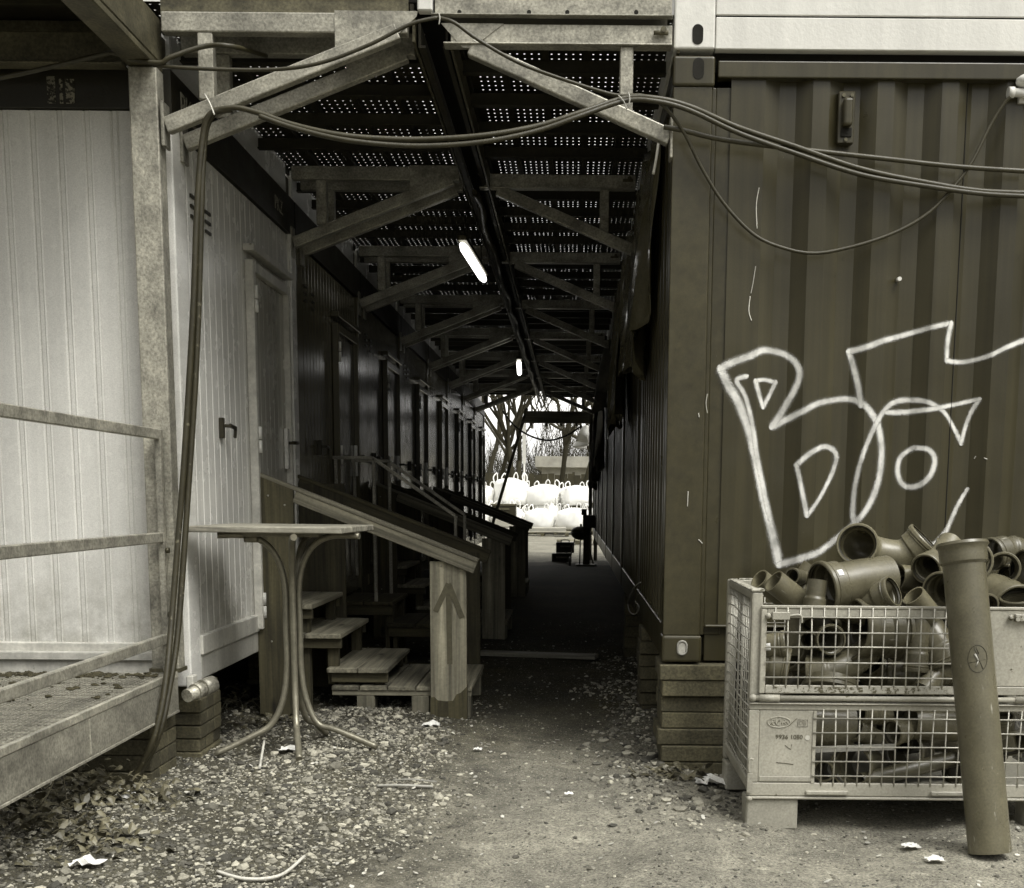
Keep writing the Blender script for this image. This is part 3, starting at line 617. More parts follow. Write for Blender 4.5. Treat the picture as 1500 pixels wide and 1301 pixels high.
def deck(x0, x1, z, label, holes=True):
    t = thing('walkway_deck', label, 'walkway', ((x0+x1)/2, 5.45+PITCH/2, z), 'perforated walkway decks overhead')
    y0, y1 = 5.425, 5.4249+PITCH; n = 5; w = (x1-x0)/n
    b = MB()
    for i in range(n):
        a = x0+i*w+.0125; e = x0+(i+1)*w-.0125; hx=[a]; pit = (e-a)/5; hs = .0037
        for c in range(5): q = a+pit*(c+.5); hx += [q-hs, q+hs]
        hx.append(e); hy=[y0]; m = int((y1-y0)/.062)
        for c in range(m): q = y0+.03+c*.062; hy += [q-hs*1.1, q+hs*1.1]
        hy.append(y1)
        V = [(x, y, z) for y in hy for x in hx]; W = len(hx)
        fs = [(r*W+c, r*W+c+1, (r+1)*W+c+1, (r+1)*W+c) for r in range(len(hy)-1) for c in range(W-1) if not (holes and r % 2 == 1 and c % 2 == 1)]
        b.add(V, fs)
        b.box(a-.0122, a+.003, y0, y1, z-.03, z-.001); b.box(e-.003, e+.0122, y0, y1, z-.03, z-.001)
    b.build('perforated_planks', M['steel'], t)
    for i in range(4):
        b = MB(); yb = y0+.45+i*.46; b.box(x0, x1, yb, yb+.012, z-.085, z-.032); b.box(x0, x1, yb-.018, yb+.03, z-.092, z-.0855); b.build('cross_bar', M['steel'], t)
    b = MB(); b.box(x0-.005, x0+.006, y0, y1, z-.15, z-.05); b.box(x1-.006, x1+.005, y0, y1, z-.15, z-.05); b.build('edge_channel', M['galvd'], t)
    return t
dl = deck(XL-.09, -.68, 3.262, 'perforated steel walkway deck, first bay at left, dotted with daylight'); dr_ = deck(-.52, XR+.02, 3.225, 'perforated steel walkway deck, first bay at right, dotted with daylight')
for k in range(1, NU):
    dup(dl, (0, PITCH*k, 0), f'perforated steel walkway deck, {ORD[k]} bay at left from the entrance')
    dup(dr_, (-.0, PITCH*k, 0), f'perforated steel walkway deck, {ORD[k]} bay at right from the entrance')
# twin ridge channels; dark strip over the slot added to block sky light
t = thing('ridge_beam', 'twin dark channel beam running down the middle of the passage roof', 'beam', (-.6, 14, 3.1))
b = MB(); b.box(-.665, -.655, 5.46, 24.2, 3.10, 3.20); b.box(-.655, -.635, 5.46, 24.2, 3.10, 3.11); b.build('channel', M['steel'], t)
b = MB(); b.box(-.55, -.54, 5.46, 24.2, 3.10, 3.19); b.box(-.562, -.55, 5.46, 24.2, 3.10, 3.11); b.build('channel', M['steel'], t)
b = MB(); b.box(-.72, -.48, 5.44, 24.2, 3.272, 3.29); b.build('sky_block_strip', M['void'], t)
# holed channel on the front edge of the right deck
t = thing('edge_channel', 'dark channel closing the front edge of the left deck overhead', 'channel', (-1.2, 5.41, 3.21))
b = MB(); b.box(XL+.0, -.70, 5.412, 5.42, 3.208, 3.36); b.box(XL+.0, -.70, 5.395, 5.4115, 3.3, 3.306); b.build('web', M['galvd'], t)
t = thing('edge_channel', 'bright galvanised channel with round holes at the top centre', 'channel', (-.1, 5.38, 3.2))
ytop = 5.37; b = MB(); z0 = zz(24, ytop, 800); b.box(-.585, XR-.015, ytop, ytop+.01, z0, z0+.13); b.box(-.6, XR-.012, ytop-.03, ytop+.01, z0-.006, z0-.0005); b.build('web', M['galv'], t, .002)
b = MB(); p = U(612, 18, Y=ytop); b.box(p.x, p.x+.062, ytop-.02, ytop+.03, p.z, p.z+.16); b.build('end_block', M['white'], t, .006)
for xh in (673, 775, 831, 932):
    p = U(xh, 18, Y=ytop); b = MB(); b.cyl((p.x, ytop-.0015, p.z), (p.x, ytop+.003, p.z), .009, 14); b.build('hole', M['void'], t)
b = MB(); b.box(-.55, XR-.03, 5.42, 5.44, 3.17, 3.30); b.build('backing_strip', M['steel'], t)

# ------------------------------------------------------------------ cables and hoses
def cable(name, label, cat, pts, r, m, n=8, group=None, res=10):
    b = MB(); b.tube(spline(pts, res), r, n); return tag(b.build(name, m), label, cat, group)
def px(lst): return [U(x, y, Y=Y) for x, y, Y in lst]
H1 = [(600,28,5.26),(500,66,5.27),(400,120,5.28),(345,158,5.28),(312,166,5.28),(300,200,5.29),(295,300,5.29),(292,420,5.3),(286,560,5.3),(277,700,5.29),(266,860,5.24),(259,940,5.19),(248,1010,5.12),(235,1070,5.06),(212,1122,5.05),(186,1152,5.0),(150,1164,4.98)]
HL = [(340,160,5.27),(308,168,5.27),(296,210,5.28),(288,320,5.28),(284,430,5.28),(277,560,5.28),(268,700,5.27),(260,800,5.25),(252,900,5.20),(245,980,5.12),(236,1040,5.06),(222,1090,5.02),(200,1134,5.02),(182,1156,4.98)]
cable('hose', 'rear thick dark hose hanging beside the post from the strut', 'hose', px(H1[4:]), .013, M['hose'], 10)
cable('hose', 'front thick dark hose hanging beside the post down to the weeds', 'hose', px(HL), .0132, M['hose'], 10)
S1 = [(312,162,5.27),(345,158,5.26),(380,166,5.25),(430,183,5.23),(500,198,5.2),(580,204,5.2),(650,203,5.2),(720,197,5.2),(790,184,5.22),(850,165,5.24),(915,144,5.28),(960,144,5.28),(1010,156,5.3),(1080,186,5.34),(1160,213,5.37),(1260,247,5.39),(1360,268,5.39),(1440,280,5.4),(1520,283,5.4)]
S2 = [(a, b+7+3*math.sin(a*.012), c-.015) for a, b, c in S1[2:]]
cable('cable', 'thick power cable sagging across the passage, upper of two bundled', 'cable', px(S1), .0112, M['cable'], 10, 'cables sagging across the passage')
cable('cable', 'thick power cable sagging across the passage, lower of two bundled', 'cable', px(S2), .0102, M['cable'], 10, 'cables sagging across the passage')
cable('cable', 'long cable crossing the container from the strut end to the right edge', 'cable', px([(972,186,5.34),(1000,191,5.34),(1050,203,5.36),(1120,213,5.38),(1200,222,5.39),(1300,233,5.39),(1400,244,5.39),(1520,252,5.39)]), .0105, M['cable'], 8)
cable('cable', 'thin cable dropping in a deep loop over the graffiti container to the lamp', 'cable', px([(640,26,5.30),(665,33,5.28),(700,58,5.29),(760,92,5.3),(830,118,5.3),(900,139,5.29),(940,140,5.28),(965,150,5.29),(985,170,5.31),(1005,200,5.34),(1030,250,5.37),(1062,300,5.39),(1105,344,5.4),(1150,364,5.4),(1195,371,5.4),(1250,361,5.4),(1310,341,5.4),(1360,312,5.4),(1400,270,5.4),(1425,235,5.4),(1450,185,5.4),(1470,153,5.39),(1480,142,5.38)]), .0075, M['cable'])
cable('cable', 'thin black cable along the upper left beams to the post top', 'cable', px([(-20,118,5.2),(40,106,5.22),(100,92,5.25),(150,80,5.28),(168,78,5.3),(200,88,5.3),(235,92,5.3),(250,84,5.3),(300,68,5.32),(340,68,5.33),(390,82,5.6)]), .010, M['cable'])
cable('cable', 'slack thin cable from the post top across to the ridge', 'cable', px([(225,96,5.31),(300,101,5.3),(400,102,5.3),(470,92,5.29),(540,66,5.28),(600,36,5.28),(640,26,5.29)]), .008, M['cable'])
def tie(label, a, c): 
    p, q = U(*a[:2], Y=a[2]), U(*c[:2], Y=c[2]); b = MB(); b.tube(spline([p, p.lerp(q,.5)+Vector((.005,-.01,0)), q], 4), .0028, 6); tag(b.build('cable_tie', M['chip']), label, 'cable tie', 'cable ties on the struts')
tie('pale cable tie around the hoses on the left strut', (300,138,5.33), (314,168,5.24)); tie('slanting pale cable tie on the right strut near the hanger', (906,140,5.26), (918,160,5.24)); tie('upright pale cable tie beside the right hanger', (921,136,5.25), (920,158,5.24)); tie('pale cable tie holding the thin cable at the ridge', (643,20,5.3), (643,36,5.27))
# bundled line under the ridge
b = MB(); pts = [(-.60+.012*math.sin(k*1.7), 7.6+k*.45, 3.03+.018*math.sin(k*2.3)-.0007*k*k*.12) for k in range(36)]; b.tube(spline(pts, 4), [.014+.010*abs(math.sin(i*.9)) for i in range(len(spline(pts, 4)))], 7); tag(b.build('cable_bundle', M['cable']), 'lumpy taped cable bundle running under the ridge beam', 'cable')
# fluorescent lamps
for lab, a, c in (('long lit strip lamp hanging under the left of the ridge', (677,359), (709,410)), ('short looking lit strip lamp hanging far down the passage', (760,530), (761,548))):
    if 'long' in lab: p = U(*a, Y=8.1); q = U(*c, Z=p.z)
    else: p = U(*a, Y=14.6); q = U(*c, Z=p.z); 
    t = thing('strip_lamp', lab, 'lamp', p, 'strip lamps under the ridge')
    d = (q-p).normalized(); b = MB(); sg = spline([p, p.lerp(q, .5), q], 4); b.tube(sg, [.018]+[.029]*(len(sg)-2)+[.02], 12); b.build('cover', M['lamp'], t)
    b = MB(); b.bar(p+Vector((0,0,.045)), q+Vector((0,0,.045)), .06, .03); b.build('housing', M['galvd'], t, .004)
    b = MB(); [b.cyl(p.lerp(q, k)+Vector((0,0,.06)), p.lerp(q, k)+Vector((0,0,3.06-p.z)), .004, 6) for k in (.15, .85)]; b.build('hanger', M['black'], t)

# ------------------------------------------------------------------ standing table
t = thing('standing_table', 'tall table with thin board top and four splayed bent tube legs', 'table', (-1.32, 5.68, 0))
za = 1.085; corners = [U(288,771,Z=za), U(505,779,Z=za), U(543,765.5,Z=za), U(330,763,Z=za)]
corners = [Vector((-1.71, 5.42, za)), Vector((-1.01, 5.36, za)), Vector((-.965, 5.95, za)), Vector((-1.66, 6.02, za))]
b = MB(); b.prism(corners, (0,0,-.028)); b.build('tabletop', M['tab'], t, .004)
b = MB(); b.box(-1.5, -1.15, 5.55, 5.80, za-.05, za-.0285); b.cyl((-1.5, 5.6, za-.06), (-1.44, 5.6, za-.06), .018, 10); b.build('fixing_plate', M['tube'], t)
c = Vector((-1.305, 5.68, 0))
for ang, gx in ((200, .37), (285, .34), (-8, .40), (75, .32)):
    d = Vector((math.cos(R(ang)), math.sin(R(ang)), 0)); s = c+d*.033; gzv = gz(c.x+d.x*gx, c.y+d.y*gx)+.018
    pts = [c+d*.33+Vector((0,0,za-.045)), c+d*.20+Vector((0,0,za-.047)), c+d*.115+Vector((0,0,za-.085)), c+d*.06+Vector((0,0,za-.165)), s+Vector((0,0,.80)), s+Vector((0,0,.60)), s+Vector((0,0,.42)), c+d*.055+Vector((0,0,.27)), c+d*.11+Vector((0,0,.155)), c+d*.20+Vector((0,0,.075+gzv)), c+d*gx+Vector((0,0,gzv))]
    b = MB(); b.tube(spline(pts, 6), .0148, 12); b.build('leg', M['tube'], t)

# ------------------------------------------------------------------ stairs
def stairs_wood():
    t = thing('wooden_stairs', 'timber stairs with a painted arrow on the end post', 'stairs', (-1.1, 7.2, 0), 'timber stairs up to the cabin doors')
    y0, y1 = 6.74, 7.78
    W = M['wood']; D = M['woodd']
    b = MB(); b.box(-.785, -.583, y0-.002, y0+.03, -.02, .868); po = b.build('post', W, t, .003)
    b = MB(); sp = U(657, 853, Y=y0-.0045)
    yq = y0-.0035
    for (xa, ya, xb, yb) in ((657,855,659,973),(657,855,638,896),(657,855,677,905)):
        yq -= .0008; p = U(xa, ya, Y=yq); q = U(xb, yb, Y=yq); b.bar(p, q, .03, .0025, (0,1,0))
    b.build('painted_arrow', M['arrow'], po)
    b = MB()
    poly = [(-.787, -.02), (-.787, .105), (-.765, .11), (-.745, .09), (-.70, .085), (-.66, .088), (-.64, .125), (-.615, .135), (-.581, .17), (-.581, -.02)]
    b.prism([(x, y0-.0045, z) for x, z in poly], (0, .002, 0), True); b.prism([(-.5815, y0-.004, -.02), (-.5815, y0-.004, .17), (-.5815, y0+.03, .2), (-.5815, y0+.03, -.02)], (.002, 0, 0), True); b.build('damp_stain', M['stain'], po)
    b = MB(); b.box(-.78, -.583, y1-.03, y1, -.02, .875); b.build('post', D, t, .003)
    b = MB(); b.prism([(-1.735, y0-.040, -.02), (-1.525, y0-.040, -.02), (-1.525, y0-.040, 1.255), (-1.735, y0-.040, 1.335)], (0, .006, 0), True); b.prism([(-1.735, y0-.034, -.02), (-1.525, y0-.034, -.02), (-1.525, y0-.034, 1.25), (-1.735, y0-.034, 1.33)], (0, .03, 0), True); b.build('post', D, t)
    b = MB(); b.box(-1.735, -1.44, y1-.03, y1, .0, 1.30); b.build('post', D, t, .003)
    sl = (.862-1.335)/(-.51+1.735)
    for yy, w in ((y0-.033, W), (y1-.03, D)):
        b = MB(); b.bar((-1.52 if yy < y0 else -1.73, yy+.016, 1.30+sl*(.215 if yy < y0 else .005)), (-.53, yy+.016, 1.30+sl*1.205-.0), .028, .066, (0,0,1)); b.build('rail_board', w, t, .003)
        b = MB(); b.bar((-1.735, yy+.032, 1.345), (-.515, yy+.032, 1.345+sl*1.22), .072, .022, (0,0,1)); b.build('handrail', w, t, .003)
    nl = MB()
    for (x, z) in ((-1.66, 1.22), (-1.57, 1.17), (-1.66, .42), (-1.60, .15)): nl.ball((x, y0-.042, z), .006, .004, .006, 8, 4)
    for (x, z) in ((-.72, .845), (-.62, .82)): nl.ball((x, y0-.004, z), .006, .004, .006, 8, 4)
    nl.build('screw', M['galv'], t)
    # base pallet
    b = MB()
    for i in range(5): x = -1.35+i*.160; b.box(x, x+.152, y0+.04, y1-.05, .135, .16)
    b.box(-1.35, -.56, y0+.05, y0+.15, .105, .1345); b.box(-1.35, -.56, y1-.2, y1-.1, .105, .1345); b.build('base_boards', W, t, .003)
    for x in (-1.21, -.90, -.665):
        for ya in (y0+.05, y1-.22): b = MB(); b.box(x, x+.10, ya, ya+.12, -.02, .104); b.build('base_block', W, t, .003)
    for (x0, x1, zt) in ((-1.375, -1.03, .262), (-1.70, -1.29, .455), (-1.72, -1.45, .62)):
        b = MB(); m = (x0+x1)/2
        ya, yb = y0+.035+.0*zt, y1-.06
        b.box(x0, m-.003, ya, yb, zt-.028, zt); b.box(m+.003, x1, ya, yb-.01, zt-.028, zt); b.build('tread', W, t, .004)
        b = MB(); b.box(x0+.02, x1-.005, ya+.03, ya+.06, zt-.085, zt-.029); b.box(x0+.02, x1-.01, yb-.08, yb-.05, zt-.085, zt-.029)
        b.box(x0+.03, x0+.09, ya+.065, ya+.12, .161 if zt < .3 else .14, zt-.03); b.box(x1-.09, x1-.03, ya+.065, ya+.12, .161 if x1 > -1.3 else .0, zt-.03); b.box(x1-.09, x1-.03, yb-.14, yb-.09, .161, zt-.03); b.build('tread_support', D, t, .003)
    return t
sw = stairs_wood()
for k, (dy, lab) in enumerate(((3.93, 'shadowed timber stairs with sloping board rail behind the metal handrails'), (8.6, 'far timber stairs in the dark near the passage end'))):
    dup(sw, (0, dy, 0), lab, skip=('painted_arrow', 'damp_stain'))
t = thing('metal_rail_stairs', 'dark wooden steps with two thin square metal handrails', 'stairs', (-1.2, 9.2, 0))
for yy in (8.9, 9.65):
    b = MB(); zt = 1.497; P = [(-1.73,yy,zt),(-1.446,yy,zt),(-.845,yy,1.085)]
    b.bar(P[0], P[1], .024, .024); b.bar(P[1], P[2], .024, .024); b.bar(P[2], (-.85, yy, .28), .024, .024); b.bar((-1.435, yy, zt), (-1.43, yy, .36), .024, .024); b.bar((-1.71, yy, zt), (-1.70, yy, .6), .022, .022)
    b.build('handrail', M['galv'], t, .003)
for (x0, x1, zt) in ((-1.73, -1.30, .46), (-1.35, -.92, .30), (-1.0, -.72, .15)):
    b = MB(); [b.box(x0+(x1-x0)*i/2, x0+(x1-x0)*(i+1)/2-.006, 8.86, 9.7, zt-.028, zt) for i in range(2)]; b.build('tread', M['woodd'], t, .003)
    b = MB(); b.box(x0+.01, x1-.01, 8.88, 8.91, zt-.1, zt-.029); b.box(x0+.01, x0+.07, 8.92, 8.98, 0, zt-.03); b.box(x1-.07, x1-.01, 8.92, 8.98, 0, zt-.03); b.box(x1-.07, x1-.01, 9.5, 9.56, 0, zt-.03); b.build('tread_support', M['woodd'], t, .003)
b = MB(); p = U(705, 960, Z=.0); b.bar((-.72, 9.45, .015), (.20, 9.25, .018), .14, .03, (0,0,1)); tag(b.build('plank', M['tab'], bevel=.003), 'loose plank lying across the dark passage floor', 'plank')

# ------------------------------------------------------------------ hanging sheets and rags on the right
def hang(name, label, m, y0, y1, zt, zb, x, seed, amp=.035, pts=None):
    r = random.Random(seed); ph = [r.uniform(0, 6) for _ in range(5)]; ny, nz = 26, 18; grid=[]
    for j in range(nz+1):
        v = j/nz; row=[]
        for i in range(ny+1):
            u = i/ny; low = zb+(.25*abs(u-.55)+.08*math.sin(u*9+ph[0])+.05*math.sin(u*23+ph[1]))*(zt-zb)
            z = zt+(low-zt)*v; pin = 1-.30*v
            yy = (y0+y1)/2+(u-.5)*(y1-y0)*pin+.04*math.sin(v*5+ph[2])
            row.append((x-.02-amp*(.3+v)*(1+math.sin(u*17+ph[3]+1.5*v))*.8-.02*math.sin(u*41+v*6+ph[4]), yy, z))
        grid.append(row)
    b = MB(); b.sheet(grid); return tag(b.build(name, m, solid=.002), label, 'sheet')
hang('plastic_sheet', 'dark glossy plastic sheet hanging from the right brackets near the entrance', M['tarp'], 6.0, 8.4, 2.98, 1.95, XR, 3, .045)
hang('plastic_sheet', 'narrower dull plastic sheet hanging behind the glossy one', M['tarp'], 8.6, 10.4, 2.85, 1.75, XR-.02, 5, .05)
hang('rag', 'pale dirty rag hanging from the right brackets far down the passage', M['rag'], 12.3, 14.0, 2.8, 2.15, XR-.02, 8, .075)
hang('rag', 'long torn rag strip hanging beyond the pale dirty rag', M['rag'], 15.2, 16.4, 2.75, 1.55, XR, 9, .05)
hang('rag', 'farthest pale cloth hanging by the passage end on the right', M['rag'], 18.5, 20.6, 2.65, 1.4, XR, 12, .06)
b = MB(); b.tube(spline(px([(965,205,5.5),(962,228,5.5),(957,255,5.5)]), 5), .006, 6); tag(b.build('rod', M['chip']), 'short pale rod hanging below the right strut end', 'rod')
b = MB(); b.tube(spline([U(x, y, X=XR-.03) for x, y in ((938,853),(928,862),(920,880),(922,895),(930,900),(936,890),(930,880))], 6), .004, 6); tag(b.build('wire_loop', M['chip']), 'small pale wire loop on the lower edge of the dark containers', 'wire')

# ------------------------------------------------------------------ mesh pallet cage
YC = 4.47; CX0 = xx(1093, YC, 1180); CX1 = 1.92; CD = .74; CB = YC+CD
def cz(y): return zz(y, YC, 1200)
t = thing('mesh_pallet_cage', 'grey steel mesh pallet cage heaped with plastic pipe fittings', 'cage', ((CX0+CX1)/2, YC+CD/2, 0)); CG = t
K = M['cage']
for (x0, x1) in ((CX0, CX0+.195), (CX1-.195, CX1)):
    for (ya, yb) in ((YC, YC+.12), (CB-.12, CB)):
        b = MB(); b.box(x0, x1, ya, yb, -.015, .105); b.build('foot', K, t, .006)
b = MB(); b.box(CX0+.02, CX1-.02, YC+.012, CB-.012, .105, .135)
b.build('floor_tray', K, t, .004)
zl0, zl1 = cz(1166), cz(1032); zu0, zu1 = cz(1016), cz(890); ztp = cz(868)
b = MB(); b.box(CX0-.004, CX1, YC-.012, YC+.03, zl0-.012, zl0-.002); b.box(CX0+.02, CX1, YC+.0, YC+.02, .118, zl0-.0125); b.build('bottom_rail', K, t, .003)
b = MB(); [b.box(CX0+q, CX0+q+.16, YC-.018, YC-.001, .124, .140) for q in (.22, .69)]; b.build('rub_strip', K, t, .003)
# lower front: frame, name plate, bars
b = MB(); b.box(CX0, CX1, YC-.004, YC+.012, zl0, zl0+.05); b.box(CX0, CX1, YC-.004, YC+.012, zl1-.022, zl1); b.box(CX0, CX0+.04, YC-.004, YC+.012, zl0+.051, zl1-.023); b.box(CX0, CX1, YC-.016, YC+.02, zl1+.0005, zl1+.007); b.build('lower_frame', K, t, .003)
xp = xx(1194, YC, 1100); b = MB(); b.box(CX0+.041, xp, YC-.002, YC+.006, zl0+.052, zl1-.024); b.box(CX0+.045, xp-.002, YC-.0055, YC-.0021, zl0+.056, zl0+.075); pl = b.build('name_plate', K, t, .002)
M['emboss'] = mat('embossed_plate_paint', .30, .5, spots=[(60.,.60,.1,.05)])
o_ = U(1141, 1058, Y=YC-.003); b = MB(); b.tube([(o_.x+.043*math.cos(a), YC-.003, o_.z+.02*math.sin(a)) for a in [i*math.pi/12 for i in range(25)]], .0022, 6, False); b.build('embossed_oval', M['emboss'], pl)
text('EUR', .033, mw((o_.x, YC-.0035, o_.z), (1,0,0), (0,0,1)), M['emboss'], 'embossed_letters', pl)
o_ = U(1176, 1059, Y=YC-.003); b = MB(); q = [(o_.x-.018,YC-.003,o_.z-.013),(o_.x+.018,YC-.003,o_.z-.013),(o_.x+.018,YC-.003,o_.z+.013),(o_.x-.018,YC-.003,o_.z+.013),(o_.x-.018,YC-.003,o_.z-.013)]; b.tube(q, .0016, 6, False); b.build('embossed_box', M['emboss'], pl)
text('DB', .022, mw((o_.x, YC-.0035, o_.z), (1,0,0), (0,0,1)), M['emboss'], 'embossed_letters', pl)
M['stencil'] = mat('stencil_ink', .06, .7, spots=[(90.,.60,.4,.06)])
o_ = U(1156, 1080, Y=YC-.003); text('9936 1080', .024, mw((o_.x, YC-.0032, o_.z), (1,0,0), (0,0,1)), M['stencil'], 'stencilled_number', pl, .0006)
b = MB(); 
for pts in ([(1128,1062),(1134,1056),(1137,1063),(1141,1055),(1146,1061),(1152,1058),(1156,1063),(1168,1052)], [(1137,1117),(1150,1118),(1162,1120)], [(1150,1092),(1158,1098),(1160,1090)]):
    b.tube([U(x, y, Y=YC-.003) for x, y in pts], .0012, 5)
b.build('scribble', M['stencil'], pl)
b = MB(); o_ = U(1183, 1081, Y=YC-.004); b.cyl((o_.x, YC-.004, o_.z), (o_.x, YC+.002, o_.z), .009, 14); b.build('tag_rivet', M['chip'], pl)
def mesh(name, xa, xb, za, zb, nx, nz, fn, over=.012):
    b = MB()
    for i in range(nx):
        x = xa+(xb-xa)*(i+.5)/nx+random.uniform(-.002,.002); b.tube([fn(x, za-over), fn(x+random.uniform(-.003,.003), (za+zb)/2), fn(x+random.uniform(-.002,.002), zb+over*.6)], .0029, 6)
    for j in range(nz):
        z = za+(zb-za)*(j+.5)/nz; b.tube([fn(xa-over, z, .005), fn((xa+xb)/2, z+random.uniform(-.003,.003), .005), fn(xb+over, z, .005)], .0029, 6)
    return b.build(name, M['wire'], t)
mesh('lower_wire_mesh', xp, CX1-.03, zl0+.052, zl1-.024, int((CX1-xp)/.0455), 5, lambda x, z, d=0: (x, YC-.004-d, z))
b = MB(); b.box(xp-.012, xp+.0, YC-.006, YC-.0025, zl0+.05, zl1-.024); b.build('mesh_edge_bar', K, t)
# bar hinge between the halves
b = MB(); zc = (zl1+zu0)/2; b.cyl((CX0+.01, YC-.012, zc+.004), (CX1, YC-.012, zc+.004), .010, 12); b.cyl((CX0+.035, YC-.012, zc+.004), (CX0+.11, YC-.012, zc+.004), .0135, 12); b.cyl((xx(1485, YC, 1025), YC-.012, zc+.004), (CX1, YC-.012, zc+.004), .0135, 12); b.ball((CX0+.012, YC-.012, zc+.004), .016, .014, .014); b.build('hinge_bar', K, t)
# upper gate
gx0 = xx(1113, YC, 950); gx1 = xx(1430, YC, 950)
b = MB(); b.box(gx0, CX1, YC-.014, YC+.0, zu1-.004, zu1+.008); b.box(gx0, gx0+.022, YC-.012, YC, zu0+.0, zu1-.005); b.box(gx0+.0225, CX1, YC-.012, YC, zu0, zu0+.032); b.box(gx0+.0225, gx1, YC-.011, YC-.001, zu1-.034, zu1-.0045); b.build('upper_gate_frame', K, t, .003)
b = MB(); b.box(gx1+.002, CX1, YC-.010, YC-.002, zu0+.033, zu1-.005); b.build('gate_plate', K, t, .003)
b = MB(); b.box(gx0+.024, gx1-.06, YC-.0135, YC-.012, zu0+.004, zu0+.026); b.build('rust_strip', M['rust'], t)
mesh('upper_wire_mesh', gx0+.03, gx1-.01, zu0+.034, zu1-.006, 17, 5, lambda x, z, d=0: (x, YC-.013-d, z))
for (xa) in (gx0+.018, xx(1476, YC, 900)):
    b = MB(); p = Vector((xa, YC-.022, zu1-.03)); b.box(p.x+.02, p.x+.085, YC-.03, YC-.012, p.z-.014, p.z+.014); b.tube(spline([p+Vector((.08,0,0)), p+Vector((.115,0,.004)), p+Vector((.128,0,-.002)), p+Vector((.130,0,-.026))], 4), .005, 7); b.ball(p+Vector((.006,0,0)), .011,.011,.011); b.build('latch', M['rust' if xa > 1 else 'cage'], t, .002)
b = MB(); p = U(1097, 1130, Y=YC); b.tube(spline([(p.x+.012,YC-.02,p.z+.05),(p.x-.0,YC-.02,p.z+.05),(p.x-.004,YC-.02,p.z+.02),(p.x-.002,YC-.02,p.z)], 4), .0045, 6); b.box(p.x-.008, p.x+.012, YC-.024, YC-.012, p.z-.075, p.z-.005); b.ball((p.x+.002, YC-.02, p.z-.1), .011,.01,.011); b.build('latch', K, t)
# posts, side mesh, rim
for (x, y) in ((CX0, YC+.004), (CX1-.04, YC+.004), (CX0, CB-.04), (CX1-.04, CB-.04)):
    b = MB(); b.box(x, x+.042, y, y+.042, zl0-.01 if y > 4.6 else zl1+.008, ztp+.0); b.build('post', K, t, .008, 2)
b = MB(); b.box(CX0+.002, CX0+.04, YC+.047, CB-.045, ztp-.03, ztp-.001); b.box(CX0+.002, CX0+.035, YC+.047, CB-.045, .14, .18); b.box(CX1-.04, CX1-.002, YC+.047, CB-.045, ztp-.03, ztp-.001); b.box(CX0+.045, CX1-.045, CB-.04, CB-.002, ztp-.03, ztp-.001); b.build('side_rail', K, t, .004)
b = MB(); b.box(CX0+.003, CX0+.039, YC+.05, CB-.05, ztp-.0008, ztp+.004); b.box(CX0+.05, CX1-.05, CB-.038, CB-.004, ztp-.0008, ztp+.004); b.box(CX0-.003, CX0+.045, YC+.0, YC+.05, ztp+.0005, ztp+.012); b.build('rim', M['rust'], t, .003)
def side(x, s):
    b = MB()
    for i in range(14):
        y = YC+.06+(CD-.12)*(i+.5)/14; b.tube([(x, y, .15), (x+random.uniform(-.004,.004), y, .5), (x, y, ztp-.02)], .0027, 6)
    for j in range(16):
        z = .18+(ztp-.22)*(j+.5)/16; b.tube([(x+s*.005, YC+.04, z), (x+s*.005+random.uniform(-.004,.004), YC+CD*.35, z-.006), (x+s*.005, YC+CD*.7, z+.005), (x+s*.005, CB-.03, z)], .0027, 6)
    b.build('side_wire_mesh', M['wire'], t)
side(CX0+.012, -1); side(CX1-.012, 1)
b = MB()
for i in range(26):
    x = CX0+.05+(CX1-CX0-.1)*(i+.5)/26; b.tube([(x, CB-.02, .15), (x, CB-.02, ztp-.02)], .0027, 5)
for j in range(16): z = .18+(ztp-.22)*(j+.5)/16; b.tube([(CX0+.03, CB-.025, z), (CX1-.03, CB-.025, z)], .0027, 5)
b.build('back_wire_mesh', M['wire'], t)

# ------------------------------------------------------------------ pipe fittings (each one a thing)
def sweep(b, path, r, wall, soc, n=28):
    """hollow pipe along path; soc = (start, end) flags for a widened socket mouth"""
    fr = frames(path); L=[0]
    for i in range(1, len(path)): L.append(L[-1]+(fr[i][0]-fr[i-1][0]).length)
    tot = L[-1]
    def rad(l):
        k = 1.
        for e, flag in ((l, soc[0]), (tot-l, soc[1])):
            if flag:
                if e < .003: k = 1.20
                elif e < .017: k = 1.25
                elif e < .021: k = 1.15
                elif e < .027: k = 1.20
                elif e < .070: k = 1.13
                elif e < .080: k = 1.13-.13*(e-.070)/.010
        return r*k
    rn = random.random()
    def ring(p, u, w, q): return [p+u*(math.cos(a)*q)+w*(math.sin(a)*q) for a in [2*math.pi*i/n for i in range(n)]]
    out = [ring(p, u, w, rad(l)) for (p, t_, u, w), l in zip(fr, L)]
    inn = [ring(p, u, w, rad(l)-wall) for (p, t_, u, w), l in zip(fr, L)]
    allr = out+inn[::-1]+[out[0]]
    o = Vector([random.uniform(0, 9) for _ in range(3)])
    lp = []
    for k, rg in enumerate(allr):
        kk = k if k < len(out) else (2*len(out)-1-k if k < 2*len(out) else 0)
        lp += [(o.x+math.cos(2*math.pi*i/n)*r, o.y+math.sin(2*math.pi*i/n)*r, o.z+L[kk]) for i in range(n)]
    b.rings(allr, True, True, rn, lp)
    return fr, rad
def dense(pts, step=.0032):
    S = spline(pts, 12) if len(pts) > 2 else [Vector(p) for p in pts]; out=[S[0]]
    for a, c in zip(S, S[1:]):
        n = max(1, round((c-a).length/step)); out += [a.lerp(c, (i+1)/n) for i in range(n)]
    return out
